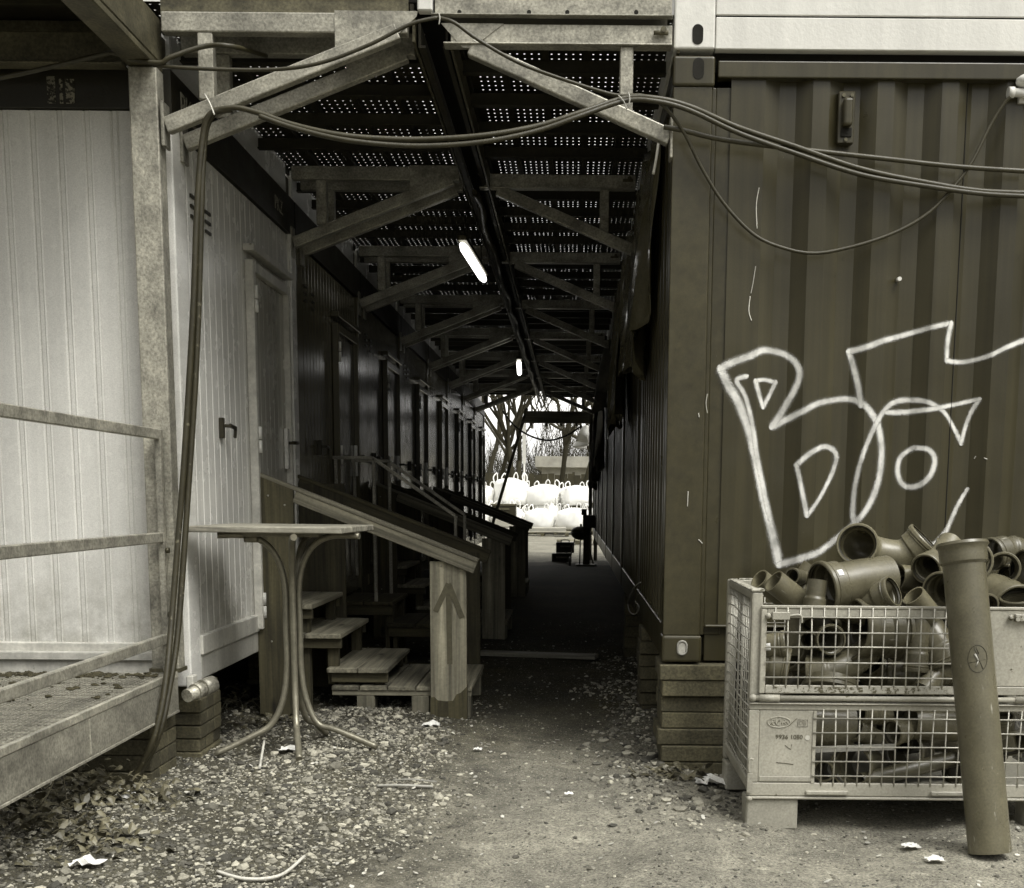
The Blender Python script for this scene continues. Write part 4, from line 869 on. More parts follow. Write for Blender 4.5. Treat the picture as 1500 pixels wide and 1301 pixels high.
def fitting(label, pts, r, soc=(1, 0), branch=None, sticker=None, name='pipe_fitting', wall=.006, group='plastic pipe fittings in the cage'):
    P = dense(pts); b = MB(); fr, rad = sweep(b, P, r, wall, soc)
    if branch: sweep(b, dense(branch[0]), branch[1], wall, branch[2])
    o = b.build(name, M['pipe']); q = o.modifiers.new('edges', 'EDGE_SPLIT'); q.split_angle = R(38)
    tag(o, label, 'pipe fitting', group)
    for e, flag in ((0, soc[0]), (-1, soc[1])):
        if flag:
            p, tt, u, w = fr[0 if e == 0 else -1]; s = 1 if e == 0 else -1; c = p+tt*(s*.011)
            sl = MB(); sl.tube([c+u*(math.cos(a)*(r*1.14-wall*.3))+w*(math.sin(a)*(r*1.14-wall*.3)) for a in [i*math.pi/14 for i in range(29)]], .0062, 6, False); sl.build('seal_ring', M['seal'], o)
    if sticker:
        i = int(len(fr)*sticker[0]); p, tt, u, w = fr[i]; d = Vector(sticker[1]).normalized(); d = (d-tt*d.dot(tt)).normalized(); e = tt.cross(d)
        rr = rad((P[1]-P[0]).length*i)+.0012; sg=[]
        for a in np.linspace(-.17, .17, 5): sg.append([p+tt*(k*.012)+d*(math.cos(a*.07/r)*rr)+e*(math.sin(a*.07/r)*rr) for k in (-1, 1)])
        sm = MB(); sm.sheet(sg); sm.build('sticker', M['sticker'], o, solid=.001)
        for k in range(5):
            sm2 = None
    return o
def F_(x, y, Y): return U(x, y, Y=Y)
fitting('large double socket bend lying on top of the heap, one mouth facing forward', [F_(1256,797,4.78), F_(1259,800,4.87), F_(1276,808,4.93), F_(1312,815,4.93), F_(1334,808,4.92), F_(1356,789,4.90)], .066, (1, 1))
fitting('fat banded coupling with a white sticker near the heap top', [F_(1203,863,4.64), F_(1232,857,4.67), F_(1262,851,4.70), F_(1300,846,4.74)], .086, (1, 0), sticker=(.16, (-.35,-1,.55)))
fitting('plain cut pipe end tilted up left at the cage corner, second from left', [F_(1133,851,4.66), F_(1178,886,4.70)], .047, (0, 0))
fitting('leftmost short pipe mouth poking over the cage rim', [F_(1112,848,4.78), F_(1150,878,4.84)], .042, (0, 0))
fitting('small tee with a narrow mouth beside the fat coupling', [F_(1192,830,4.86), F_(1178,852,4.86), F_(1162,885,4.84)], .047, (0, 0), branch=([F_(1160,844,4.74), F_(1185,848,4.86)], .027, (1, 0)))
fitting('upright grey pipe stub below the fat coupling', [F_(1198,850,4.60), F_(1190,905,4.58)], .038, (0, 1))
fitting('socket pipe pointing up right with a dark ringed mouth in the middle', [F_(1309,866,4.60), F_(1285,876,4.64), F_(1255,892,4.68)], .050, (1, 0))
fitting('slanted cut pipe mouth just above the gate rim in the middle', [F_(1338,872,4.60), F_(1365,905,4.63)], .045, (0, 0))
fitting('dark mouthed socket behind the leaning pipe at left', [F_(1356,834,4.74), F_(1378,815,4.86), F_(1392,795,4.92)], .050, (1, 0))
fitting('wide mouthed socket touching the leaning pipe at its left edge', [F_(1376,866,4.62), F_(1410,862,4.75)], .060, (1, 0))
fitting('domed pipe end low behind the gate rim near the leaning pipe', [F_(1352,862,4.80), F_(1358,900,4.80)], .048, (0, 0))
fitting('big ring mouthed bend behind the leaning pipe at the heap top', [F_(1424,822,4.72), F_(1418,822,4.83), F_(1396,812,4.90), F_(1372,812,4.92)], .065, (1, 0))
fitting('open sleeve one looks straight through, right of the leaning pipe', [F_(1470,833,4.70), F_(1468,831,4.85)], .052, (1, 0))
fitting('ribbed socket at the right edge of the heap', [F_(1494,832,4.75), F_(1540,838,4.78)], .060, (1, 0))
fitting('wide arched socket at the right edge above the gate plate', [F_(1486,888,4.60), F_(1460,868,4.72), F_(1420,862,4.80)], .070, (1, 0))
fitting('short collar lying flat at the right edge of the gate rim', [F_(1492,872,4.56), F_(1494,898,4.58)], .058, (1, 0))
fitting('small pipe mouth low beside the leaning pipe on its right', [F_(1448,886,4.55), F_(1430,880,4.68)], .034, (1, 0))
fitting('dark curved bend deep in the middle of the heap', [F_(1316,846,4.86), F_(1340,850,4.88), F_(1350,870,4.92), F_(1345,895,4.92)], .052, (0, 0))
fitting('broad plain sleeve filling the right end of the heap', [F_(1470,856,4.92), F_(1530,866,4.95)], .066, (1, 0))
fitting('dark bend mouth high at the right end of the heap', [F_(1452,812,4.98), F_(1478,806,5.02), F_(1500,815,5.04)], .055, (1, 1))
fitting('low plain pipe lying between the fat coupling and the cage rim', [F_(1222,892,4.72), F_(1268,896,4.70)], .045, (0, 1))
fitting('small open mouth between the domed end and the slanted mouth', [F_(1330,856,4.88), F_(1318,868,4.95)], .036, (1, 0))
fitting('tilted socket at the back left of the heap', [F_(1218,845,5.0), F_(1196,862,5.02)], .05, (1, 0))
# behind the upper gate
fitting('socket with small sticker at the upper left inside the gate', [F_(1152,944,4.58), F_(1120,948,4.60)], .044, (1, 0), sticker=(.8, (-.2,-1,.1)))
fitting('large socket mouth facing right at the lower left inside the gate', [F_(1156,980,4.60), F_(1118,974,4.62)], .064, (1, 0))
fitting('twin mouthed branch, small round mouth behind the gate mesh', [F_(1184,938,4.60), F_(1190,936,4.74)], .030, (1, 0), branch=([F_(1218,937,4.58), F_(1196,936,4.74)], .048, (1, 0)))
fitting('huge flanged coupling behind the middle of the upper mesh', [F_(1244,922,4.62), F_(1275,924,4.66), F_(1316,922,4.70)], .098, (1, 1))
fitting('long pale bend lying low behind the upper mesh', [F_(1182,986,4.64), F_(1214,984,4.62), F_(1246,972,4.64), F_(1270,955,4.72)], .056, (1, 0))
fitting('upright socket pipe behind the right part of the upper mesh', [F_(1341,985,4.60), F_(1346,925,4.62), F_(1350,900,4.64)], .043, (1, 0))
fitting('slanting fat pipe right behind the leaning pipe inside the gate', [F_(1388,975,4.60), F_(1368,935,4.64), F_(1350,905,4.7)], .062, (1, 0))
fitting('dark upright pipe in the upper left corner inside the gate', [F_(1168,960,4.78), F_(1170,880,4.80)], .050, (0, 0))
fitting('flat collar lying along the bottom of the upper mesh', [F_(1215,1013,4.60), F_(1217,996,4.62)], .088, (1, 0))
fitting('narrow bend at the lower right behind the upper mesh', [F_(1352,1012,4.56), F_(1372,988,4.60), F_(1395,985,4.62)], .043, (0, 1))
fitting('mouth facing down in the shadow at the top of the upper mesh', [F_(1203,918,4.70), F_(1206,888,4.75)], .062, (1, 0))
# behind the lower mesh
fitting('fat smooth pipe side at the left of the lower mesh', [F_(1175,1058,4.62), F_(1245,1062,4.64)], .088, (0, 0))
fitting('small round mouth at the top of the lower mesh', [F_(1257,1046,4.58), F_(1300,1050,4.66)], .036, (1, 0))
fitting('pale little tee mouth facing left behind the lower mesh', [F_(1252,1068,4.57), F_(1284,1082,4.62)], .036, (1, 0))
fitting('ringed mouth in the centre of the lower mesh', [F_(1306,1074,4.58), F_(1345,1066,4.66)], .042, (1, 0))
fitting('broad dark mouth on the floor at the left of the lower mesh', [F_(1246,1122,4.57), F_(1270,1118,4.72)], .068, (1, 0))
fitting('dark ring mouth low in the centre of the lower mesh', [F_(1322,1102,4.66), F_(1345,1098,4.8)], .068, (1, 0))
fitting('thin long pipe sloping along the floor behind the lower mesh', [F_(1262,1144,4.56), F_(1420,1106,4.66)], .032, (0, 0))
fitting('broad pipe side at the right of the lower mesh', [F_(1335,1058,4.64), F_(1402,1062,4.66)], .066, (0, 0))
fitting('small collar at the far left floor behind the lower mesh', [F_(1206,1130,4.58), F_(1222,1126,4.7)], .034, (1, 0))
fitting('ringed bend right of the leaning pipe behind the lower mesh', [F_(1486,1092,4.57), F_(1478,1070,4.62), F_(1462,1048,4.66)], .062, (1, 0))
fitting('pale narrow socket right of the leaning pipe behind the lower mesh', [F_(1470,1050,4.56), F_(1476,1095,4.60)], .034, (1, 0))
fitting('low socket behind the lower mesh under the leaning pipe', [F_(1395,1125,4.62), F_(1440,1130,4.66)], .058, (1, 0))
b = MB(); p = U(1190, 1098, Y=4.53); q = U(1312, 1094, Y=4.53); b.bar(p, q, .012, .022); tag(b.build('wood_slat', M['chip']), 'pale splintered slat lying among the fittings behind the lower mesh', 'slat')
for k in range(46):   # the rest of the heap, buried behind the ones in front
    x, y = random.uniform(CX0+.14, CX1-.16), random.uniform(4.82, CB-.14); z = random.uniform(.22, .80); a = random.uniform(0, 6.3); d = Vector((math.cos(a), math.sin(a)*.5, random.uniform(-.3,.3))).normalized()
    L = random.uniform(.08, .13); c = Vector((x, y, z)); r = random.choice((.045,.055,.06,.066)); e = Vector((-d.y, d.x, .5)).normalized()
    fitting('plastic pipe fitting buried in the back of the cage heap', [c-d*L, c, c+(d+e*random.choice((0,.5))).normalized()*L], r, (1, random.choice((0,1))))
# leaning pipe
pb = U(1450, 1250, Z=.0); pt = Vector((xx(1409, 4.335, 800), 4.335, 1.075)); pb = Vector((pb.x, pb.y, gz(pb.x, pb.y)+.012))
b = MB(); P = dense([pt, pb], .01); fr, rad = sweep(b, P, .0735, .006, (1, 0), 40); t = b.build('sewer_pipe', M['pipe']); t.modifiers.new('edges', 'EDGE_SPLIT').split_angle = R(38)
tag(t, 'long plastic sewer pipe leaning upright against the front of the cage', 'pipe')
sl = MB(); p, tt, u, w = fr[1]; sl.tube([p+u*(math.cos(a)*.079)+w*(math.sin(a)*.079) for a in [i*math.pi/16 for i in range(33)]], .006, 6, False); sl.build('seal_ring', M['seal'], t)
def onpipe(x, y):
    o = Vector((0,0,EYE)); d = (U(x, y, Y=5.)-o).normalized(); ax = (pb-pt).normalized(); w0 = o-pt
    dp = d-ax*d.dot(ax); wp = w0-ax*w0.dot(ax); A_, B_, C_ = dp.dot(dp), 2*dp.dot(wp), wp.dot(wp)-.0742**2
    D_ = B_*B_-4*A_*C_
    return o+d*((-B_-math.sqrt(max(D_, 0)))/(2*A_))
b = MB(); b.tube([onpipe(1432+14*math.cos(a), 965+20*math.sin(a)) for a in [i*math.pi/14 for i in range(29)]], .0011, 5, False)
for q in ([(1420,971),(1432,969),(1444,966)], [(1428,950),(1434,966),(1440,980)], [(1427,948),(1430,956),(1434,958),(1430,948)]): b.tube([onpipe(*c_) for c_ in q], .0011, 5)
b.build('marker_sign', M['ink'], t)
b = MB(); b.tube([onpipe(1428,958), onpipe(1433,968)], .0035, 5); b.tube([onpipe(1433,968), onpipe(1430,976)], .002, 5); b.build('scuff', M['chip'], t)

# ------------------------------------------------------------------ litter, weeds, sticks
def crumple(label, x, y, s, seed, cat='wrapper', m='paper'):
    r = random.Random(seed); p = gp(x, y); n = 7; g_=[]
    for i in range(n):
        g_.append([(p.x+(i-3)*s/6+r.uniform(-.2,.2)*s/3, p.y+(j-3)*s/8+r.uniform(-.2,.2)*s/3, p.z+.012+r.uniform(0, .28)*s*(1-abs(i-3)/5)) for j in range(n)])
    b = MB(); b.sheet(g_, smooth=False); tag(b.build('wrapper', M[m], solid=.0012), label, cat, 'crumpled wrappers on the ground')
crumple('big crumpled white wrapper at the foot of the hoses', 172, 1172, .13, 1)
crumple('crumpled pale foil at the lower left corner of the yard', 128, 1275, .10, 2)
crumple('small white wrapper lying in front of the arrow post', 632, 1069, .09, 3)
crumple('tiny white scrap in the middle of the path', 700, 1101, .04, 4)
crumple('white scrap on the path in front of the slab pier', 833, 1167, .035, 5)
crumple('crumpled pale paper beside the foot of the cage', 1040, 1148, .13, 6)
crumple('crumpled paper on the gravel by the front table leg', 425, 1110, .09, 7)
crumple('pale paper scrap beneath the leaning pipe', 1335, 1235, .06, 8)
crumple('long pale scrap left of the leaning pipe foot', 1370, 1256, .06, 9)
def stick(label, pts, r, m='chip', cat='stick'):
    P = [gp(x, y)+Vector((0,0,.012+h)) for x, y, h in pts]; b = MB(); b.tube(spline(P, 6), r, 6); tag(b.build('stick', M[m]), label, cat)
stick('curved pale wire lying on the gravel at the bottom left', [(318,1281,0),(360,1286,.0),(410,1278,.005),(446,1256,.01)], .006)
stick('straight pale stick lying on the gravel left of the path', [(552,1158,0),(590,1162,.005),(634,1160,0)], .006)
stick('thin pale twig lying on the gravel behind the straight stick', [(575,1152,0),(600,1154,.01),(640,1152,0)], .003)
stick('short pale stick upright in the gravel by the table', [(381,1140,0),(388,1105,.05)], .006)
def weed(label, x, y, n, h, s, seed, stems=9):
    n = int(n*1.45)
    r = random.Random(seed); p = gp(x, y); t = thing('weed', label, 'weed', p, 'weeds along the platform')
    b = MB(); l = MB()
    for k in range(stems):
        a = r.uniform(0, 6.3); q = [p]
        for j in range(4): q.append(q[-1]+Vector((math.cos(a)*h*.3+r.uniform(-.02,.02), math.sin(a)*h*.3+r.uniform(-.02,.02), h*.25*r.uniform(.6,1.1)-.02*j)))
        b.tube(spline(q, 4), .0022, 5)
    for k in range(n):
        c = p+Vector((r.gauss(0, s), r.gauss(0, s*.7), abs(r.gauss(h*.35, h*.25)))); a = r.uniform(0, 6.3); R_ = r.uniform(.008, .020); tl = r.uniform(-1.1, 1.1); m = 7
        cen = len(l.v); vs=[c+Vector((0,0,.004))]
        for i in range(m):
            th = a+2*math.pi*i/m; rr = R_*(1+.25*math.cos(3*(th-a))); vs.append(c+Vector((rr*math.cos(th), rr*math.sin(th), rr*math.sin(th+a)*tl-.3*rr*abs(math.cos(th-a)))))
        l.add(vs, [(0, i+1, (i+1) % m+1) for i in range(m)], None, r.random())
    b.build('stem', M['twig'], t); l.build('leaves', M['leaf'], t)
for i, (lab, x, y, n, h, s) in enumerate((('leafy ivy clump below the platform beside the hoses', 130, 1175, 170, .16, .13), ('dark ivy clump at the left edge under the platform', 40, 1215, 190, .16, .15), ('low weed patch in front of the platform fascia', 110, 1235, 130, .07, .17), ('sparse weeds around the white wrapper by the hoses', 215, 1180, 60, .07, .10), ('small sapling with pointed leaves behind the brick pier', 350, 1035, 34, .16, .06), ('weeds along the base of the table legs', 395, 1062, 60, .07, .12), ('low weeds at the foot of the slab pier', 985, 1145, 40, .06, .08))):
    weed(lab, x, y, n, h, s, 20+i)
def stem(label, pts):
    b = MB(); b.tube(spline([U(x, y, Y=Y) for x, y, Y in pts], 6), .0028, 5); tag(b.build('dead_stem', M['twig']), label, 'stem', 'dead stems below the platform')
stem('long dead stem leaning on the platform fascia', [(88,1065,4.40),(84,1120,4.38),(72,1160,4.36),(58,1180,4.34),(50,1220,4.32),(44,1265,4.25)])
stem('pale dead stem standing up from the weeds', [(92,1130,4.55),(96,1160,4.5),(104,1215,4.35),(115,1260,4.2)])
stem('thin bent stem arching beside the hoses', [(155,1140,4.9),(175,1133,4.85),(200,1140,4.8),(240,1175,4.7)])

# ------------------------------------------------------------------ far end of the passage
t = thing('end_canopy', 'low dark board canopy hanging across the far end of the passage', 'canopy', (-.3, 24.2, 2.6))
YE = 24.3; b = MB(); p = U(768, 622, Y=YE); q = U(864, 600, Y=YE); b.box(p.x, q.x, YE, YE+.06, p.z+.03, q.z-.05); b.box(p.x, q.x, YE+.07, YE+1.2, q.z-.06, q.z-.03); b.build('fascia_board', M['tab'], t)
b = MB(); [b.box(p.x+.1+i*.3, p.x+.15+i*.3, YE+.062, YE+1.1, p.z-.02, q.z-.07) for i in range(4)]; b.build('rafter', M['tab'], t)
b = MB(); p = U(772, 598, Y=YE-.2); q = U(712, 800, Y=YE-.2); b.bar(q, p, .06, .05, (0,1,0)); tag(b.build('prop', M['tab']), 'diagonal timber prop slanting up to the canopy at the far end', 'prop')
b = MB(); p = U(862, 600, Y=YE-.1); b.box(p.x+.02, p.x+.09, YE-.15, YE-.05, 0, p.z); b.box(p.x+.13, p.x+.2, YE-.12, YE-.06, 0, p.z-.3); tag(b.build('timber_post', M['tab']), 'timber post at the far right end of the passage', 'post')
cable('cable', 'slack cord swagged across the far opening', 'cable', px([(736,602,24.),(755,625,24.),(780,640,24.),(805,645,24.),(830,638,24.),(852,624,24.)]), .018, M['cable'], 6)
hang('white_sheet', 'bright white sheet sagging under the canopy at the far opening', M['bag'], 26.0, 27.2, 2.75, 2.3, .35, 4, .16)
# kettle grill, pedestal and boxes
t = thing('kettle_grill', 'black kettle grill on thin legs at the far end', 'grill', (.16, 22.6, 0)); c = Vector((.17, 22.6, .60))
b = MB(); rg=[]
for i in range(8):
    a = i/7*math.pi/2; rg.append([c+Vector((.19*math.sin(a)*math.cos(q), .19*math.sin(a)*math.sin(q), -.14*math.cos(a))) for q in [k*math.pi/10 for k in range(20)]])
b.rings(rg); b.build('bowl', M['black'], t, solid=.008)
b = MB(); b.ball(c+Vector((-.0,.05,.02)), .18, .18, .09, 16, 8); b.cyl(c+Vector((-.0,.05,.10)), c+Vector((-.0,.05,.15)), .02); b.build('lid', M['galvd'], t)
for a in (20, 150, 265):
    d = Vector((math.cos(R(a)), math.sin(R(a)), 0)); b = MB(); b.cyl(c+d*.12+Vector((0,0,-.10)), c+d*.26+Vector((0,0,-.62)), .012, 8); b.build('leg', M['galvd'], t)
b = MB(); b.tube([c+Vector((-.2,-.02,-.54))+Vector((0, .07*math.cos(a), .07*math.sin(a))) for a in [i*math.pi/8 for i in range(17)]], .018, 8, False); b.build('wheel', M['black'], t)
t = thing('pedestal_grill', 'black box grill on a square pedestal beside the kettle grill', 'grill', (.35, 22.3, 0))
b = MB(); b.box(.21, .33, 22.25, 22.37, .03, .68); b.build('post', M['woodd'], t); b = MB(); b.box(.20, .44, 22.15, 22.5, .69, .92); b.cyl((.22,22.2,.92),(.22,22.2,1.03),.05); b.build('firebox', M['black'], t, .01)
b = MB(); b.cyl((.27,22.3,0),(.27,22.3,.03),.2,20); b.build('foot', M['galv'], t)
for lab, x0, x1, y, z0, z1 in (('flat black toolbox on the ground at the far end', -.38, .0, 23.4, .0, .17), ('smaller black toolbox stacked on the flat one', -.30, .05, 23.45, .18, .38)):
    t = thing('toolbox', lab, 'toolbox', ((x0+x1)/2, y, z0), 'toolboxes by the grill'); b = MB(); b.box(x0, x1, y, y+.25, z0, z1); b.build('case', M['black'], t, .012); b = MB(); b.box(x0+.08, x1-.08, y-.012, y-.001, z1-.09, z1-.06); b.build('latch', M['galv'], t); b = MB(); b.tube(spline([(x0+.1,y+.12,z1),(x0+.11,y+.12,z1+.04),(x1-.11,y+.12,z1+.04),(x1-.1,y+.12,z1)],4), .01, 6); b.build('handle', M['black'], t)
# bulk bags
def bag(label):
    t = thing('bulk_bag', label, 'bulk bag', (0, 0, 0), 'white bulk bags in the yard'); rg=[]; n = 28
    for j, (z, k) in enumerate(((0,.82),(.04,.95),(.2,1.04),(.45,1.07),(.68,1.02),(.8,.93),(.86,.75),(.9,.45),(.93,.1))):
        row=[]
        for i in range(n):
            a = 2*math.pi*i/n; sq = (abs(math.cos(a))**5+abs(math.sin(a))**5)**(-1/5); rr = .46*k*sq*(1+.05*math.sin(a*5+j*1.3)+.035*math.sin(a*11+2*j)+.02*math.sin(a*17-3*j)); row.append((rr*math.cos(a), rr*math.sin(a), z+.03*math.sin(a*3+j)*(z > .5)))
        rg.append(row)
    b = MB(); b.rings(rg, caps=(True, True)); b.build('sack', M['bag'], t)
    for sx, sy in ((-1,-1),(1,-1),(-1,1),(1,1)):
        b = MB(); x, y = sx*.36, sy*.36; b.tube(spline([(x-.05,y,.78),(x-.09,y*.95,.98),(x-.02*sx,y*.9,1.12),(x+.06,y,1.0),(x+.05,y,.78)], 5), .022, 6, True, True, .5); b.build('lifting_loop', M['bag'], t)
    return t
def sack_row(y, z, xs_, tier, proto=None):
    for k, x in enumerate(xs_):
        lab = f'white bulk bag, {ORD[k]} from the left in the {tier}'
        if proto is None: proto = bag(lab); proto.location = (x, y, z); proto.rotation_euler.z = .3
        else:
            c = dup(proto, (0,0,0), lab); c.location = (x, y, z); c.rotation_euler.z = random.uniform(-.5, .5); s = random.uniform(.92, 1.12); c.scale = (s, s, random.uniform(.72, 1.08)); c.rotation_euler.x = random.uniform(-.06, .06); c.rotation_euler.y = random.uniform(-.08, .08)
    return proto
pr = sack_row(42.0, .13, (-3.4, -2.25, -1.1, .05, 1.2), 'lower front row')
sack_row(43.2, .13, (-3.2, -2.05, -.9, .25, 1.4), 'lower back row', pr); sack_row(43.2, .98, (-3.3, -2.15, -1.0, .15, 1.3), 'upper row', pr)
def pallet(label, x, y, w=1.2, d=.8, z=0., load=None):
    t = thing('pallet', label, 'pallet', (x, y, z), 'pallets in the yard'); b = MB()
    for i in range(5): b.box(x-w/2, x+w/2, y-d/2+i*d/5, y-d/2+i*d/5+d/5-.04, z+.1, z+.125)
    b.build('deck_boards', M['wood'], t); b = MB()
    for i in range(3): b.box(x-w/2+i*(w-.12)/2, x-w/2+i*(w-.12)/2+.12, y-d/2, y+d/2-.05, z, z+.099)
    b.build('block', M['woodd'], t)
for k, x in enumerate((-3.2, -1.9, -.55, .75)): pallet(f'pallet under the lower bulk bags, {ORD[k]} from the left', x, 42.5, 1.25, 2.0)
pallet('pallet with boards lying in front of the bulk bags', -.95, 40.2, 1.7, 1.2)
b = MB(); [b.box(-1.75+.02*i, -.2, 39.7, 40.7, .13+.05*i, .17+.05*i) for i in range(3)]; tag(b.build('board_stack', M['hall']), 'stack of pale boards on the pallet before the bags', 'boards')
pallet('low pallet beside the grill at the far end', .15, 33., 1.1, .8)
t = thing('crate', 'black plastic crate standing on pale blocks before the bags', 'crate', (-2.15, 38.5, .42)); b = MB(); b.box(-2.5, -1.75, 38.2, 38.8, .62, .98); b.build('bin', M['black'], t, .02); b = MB(); b.box(-2.52, -1.73, 38.18, 38.82, .98, 1.03); b.box(-2.3, -1.95, 38.17, 38.19, .85, .9); b.build('lid', M['galvd'], t)
b = MB(); b.box(-2.55, -1.7, 38.15, 38.9, 0, .3); b.box(-2.5, -1.75, 38.15, 38.85, .31, .61); tag(b.build('block_stack', M['hall'], bevel=.02), 'pale blocks carrying the black crate', 'blocks')
# fence, hall, trees
t = thing('board_fence', 'dark board fence behind the bulk bags', 'fence', (0, 56, 0)); b = MB(); [b.box(-14+i*.3, -14+i*.3+.28, 56, 56.03, .1, 2.3+.04*math.sin(i*2.1)) for i in range(94)]; b.build('boards', M['fence'], t); b = MB(); [b.box(-14+i*2.8, -13.88+i*2.8, 56.04, 56.16, 0, 2.4) for i in range(11)]; b.build('fence_post', M['fence'], t)
t = thing('hall', 'low pale hall with a flat white roof beyond the fence', 'building', (2, 84, 0)); b = MB(); b.box(-2, 16, 80, 92, 0, 3.2); b.build('wall', M['hall'], t); b = MB(); b.box(-2.4, 16.4, 79.5, 92.5, 3.2, 3.9); b.build('roof', M['hall'], t); 
for i in range(5): b = MB(); b.box(-1+i*3, .6+i*3, 79.95, 79.99, 1.2, 2.5); b.build('window', M['black'], t)
b = MB(); b.cyl((-1.95, 50, 0), (-1.95, 50, 2.6), .04, 8); b.box(-2.03, -1.88, 49.95, 49.98, 2.6, 4.4); tag(b.build('notice_board', M['white']), 'tall narrow white board on a post among the trees', 'board')
def tree(label, x, y, h, seed, lean=0.):
    r = random.Random(seed); t = thing('bare_tree', label, 'tree', (x, y, 0), 'bare trees beyond the yard'); tr = MB(); cr = MB()
    def grow(p, d, L, rad, lev):
        q = [p]; dd = d.copy()
        for k in range(4):
            dd = (dd+Vector((r.gauss(0,.12), r.gauss(0,.12), .05*lev))).normalized(); q.append(q[-1]+dd*(L/4))
        (tr if lev == 0 else cr).tube(q, [rad*(1-.11*k) for k in range(5)], 7 if lev < 2 else 4, False)
        if lev >= 5 or rad < .004: return
        for k in range(r.choice((2,3)) if lev < 4 else 3):
            s = r.choice((2,3,4,4)); a = Vector((r.gauss(0,1), r.gauss(0,1), r.gauss(.25,.6))).normalized()
            grow(q[s], (dd+a*.75).normalized(), L*r.uniform(.6,.85), rad*r.uniform(.45,.66), lev+1)
        if lev < 3: grow(q[4], (dd+Vector((r.gauss(0,.2), r.gauss(0,.2), .2))).normalized(), L*.8, rad*.62, lev+1)
    grow(Vector((x, y, -.1)), Vector((lean, 0, 1)).normalized(), h*.36, h*.0155, 0)
    tr.build('trunk', M['bark'], t); cr.build('crown', M['bark'], t)
TL = ['leaning bare tree at the left of the far opening','forked bare tree just right of the prop','slim bare tree behind the white bags','dark straight bare tree in the middle of the far opening','bare tree right of the middle trunk','bare tree in front of the pale hall','thick bare tree at the right of the far opening','thin bare tree at the far right behind the sheet','bare tree far behind at left','bare tree far behind the hall']
for k, (x, y, h, ln) in enumerate(((-3.4,52,9,.1),(-2.3,50,9,-.12),(-3.0,60,12,0),(-.7,51,10,.02),(-.1,53,9,.12),(.9,62,11,0),(.75,50,10,0),(1.35,52,9,.05),(-5,66,13,0),(2.2,72,13,.0))): tree(TL[k], x, y, h, 100+k, ln)
hd = MB()
for k in range(15000):
    x, y = random.uniform(-9, 14), random.uniform(94, 99); z = abs(random.gauss(0, 1))*(3.6 if x > -2.5 else 2.2)+.2; s = random.uniform(.5, 1.6); a = random.gauss(1.57, .7)
    hd.add([(x-.022, y, z-s*.5), (x+.022, y, z-s*.5), (x+s*math.cos(a), y, z+s*math.sin(a))], [(0,1,2)])
tag(hd.build('far_wood', M['bark'], org=(0,96,0)), 'far off thicket of bare brush behind the hall', 'wood', kind='stuff')

# ------------------------------------------------------------------ light, sky, camera
w = bpy.data.worlds.new('World'); bpy.context.scene.world = w; w.use_nodes = True; nt = w.node_tree
SE, SA = R(56), R(140)     # sun height and compass direction (rotation about Z, from +Y clockwise)
sky = nt.nodes.new('ShaderNodeTexSky'); sky.sky_type = 'NISHITA'; sky.sun_disc = False; sky.sun_elevation = SE; sky.sun_rotation = SA; sky.air_density = 1.; sky.dust_density = 3.
bw = nt.nodes.new('ShaderNodeRGBToBW'); nt.links.new(sky.outputs[0], bw.inputs[0])
tint = nt.nodes.new('ShaderNodeVectorMath'); tint.operation = 'SCALE'; tint.inputs[0].default_value = (1.0, .985, .945); tc = nt.nodes.new('ShaderNodeTexCoord'); sp = nt.nodes.new('ShaderNodeSeparateXYZ'); nt.links.new(tc.outputs['Generated'], sp.inputs[0])
cie = nt.nodes.new('ShaderNodeMapRange'); cie.inputs[1].default_value = 0.; cie.inputs[2].default_value = 1.; cie.inputs[3].default_value = .12; cie.inputs[4].default_value = 2.9; nt.links.new(sp.outputs[2], cie.inputs[0])
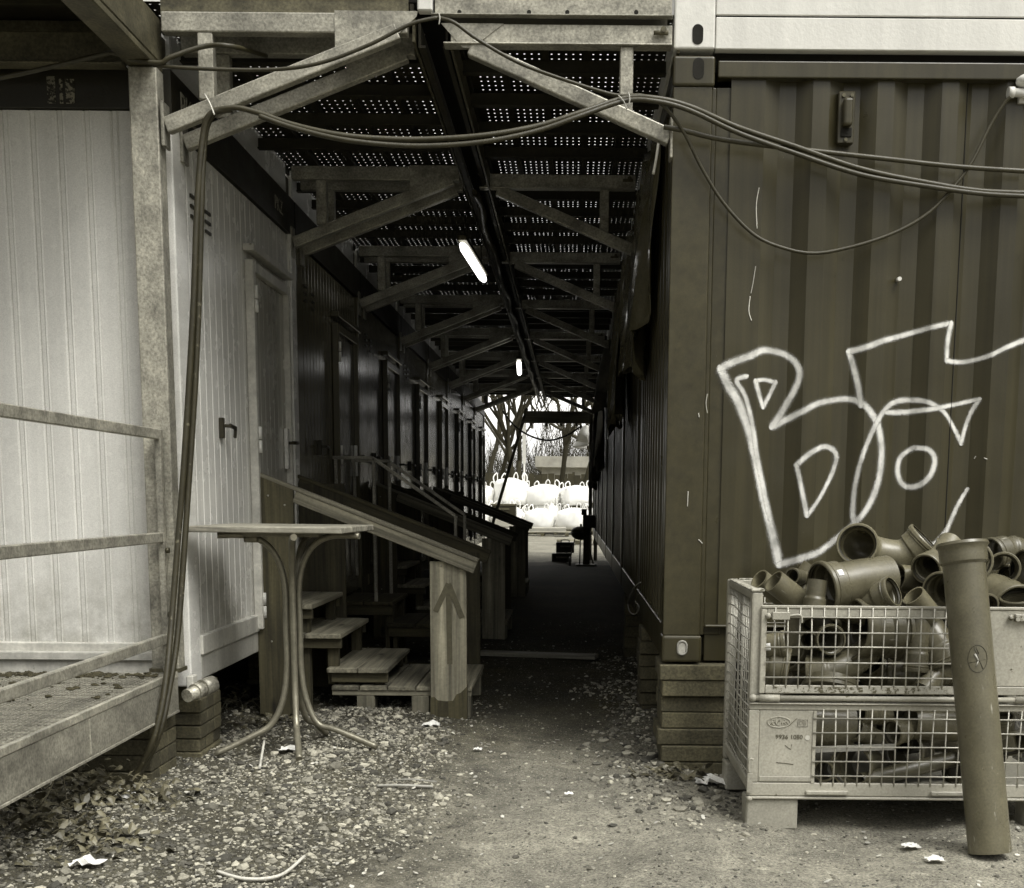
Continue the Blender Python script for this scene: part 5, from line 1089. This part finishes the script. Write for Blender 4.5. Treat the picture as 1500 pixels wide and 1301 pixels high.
mm = nt.nodes.new('ShaderNodeMath'); mm.operation = 'MULTIPLY'; nt.links.new(bw.outputs[0], mm.inputs[0]); nt.links.new(cie.outputs[0], mm.inputs[1])
glow = nt.nodes.new('ShaderNodeMapRange'); glow.interpolation_type = 'SMOOTHSTEP'; glow.inputs[1].default_value = .75; glow.inputs[2].default_value = 1.; glow.inputs[3].default_value = 0.; glow.inputs[4].default_value = 3.2; nt.links.new(sp.outputs[1], glow.inputs[0])
ad = nt.nodes.new('ShaderNodeMath'); ad.operation = 'ADD'; nt.links.new(cie.outputs[0], ad.inputs[0]); nt.links.new(glow.outputs[0], ad.inputs[1]); nt.links.new(ad.outputs[0], mm.inputs[1])   # extra sky brightness added beyond the passage to whiten its far end
nt.links.new(mm.outputs[0], tint.inputs[3])
nt.links.new(tint.outputs[0], nt.nodes['Background'].inputs[0]); nt.nodes['Background'].inputs[1].default_value = .13
sl = bpy.data.lights.new('sun', 'SUN'); sl.energy = 1.0; sl.angle = R(28); sl.color = (1., .975, .91); so = bpy.data.objects.new('sun', sl); C.objects.link(so)
d = Vector((math.sin(SA)*math.cos(SE), math.cos(SA)*math.cos(SE), math.sin(SE))); so.rotation_euler = d.to_track_quat('Z', 'Y').to_euler(); so.location = d*30
cam = bpy.data.cameras.new('camera'); co = bpy.data.objects.new('camera', cam); C.objects.link(co)
cam.sensor_width = 36; cam.lens = F/1500*36; cam.clip_end = 1500; cam.clip_start = .05
cam.shift_x = (750-PP[0])/1500; cam.shift_y = (PP[1]-650.5)/1500
r_, d_, f_ = RW[:, 0], RW[:, 1], RW[:, 2]
co.matrix_world = Matrix(((r_[0], -d_[0], -f_[0], 0), (r_[1], -d_[1], -f_[1], 0), (r_[2], -d_[2], -f_[2], EYE), (0,0,0,1)))
sc = bpy.context.scene; sc.camera = co; sc.view_settings.view_transform = 'Standard'; sc.view_settings.look = 'None'; sc.view_settings.exposure = 0.45; sc.view_settings.gamma = 1
sc.cycles.max_bounces = 8; sc.cycles.diffuse_bounces = 4; sc.cycles.transparent_max_bounces = 12
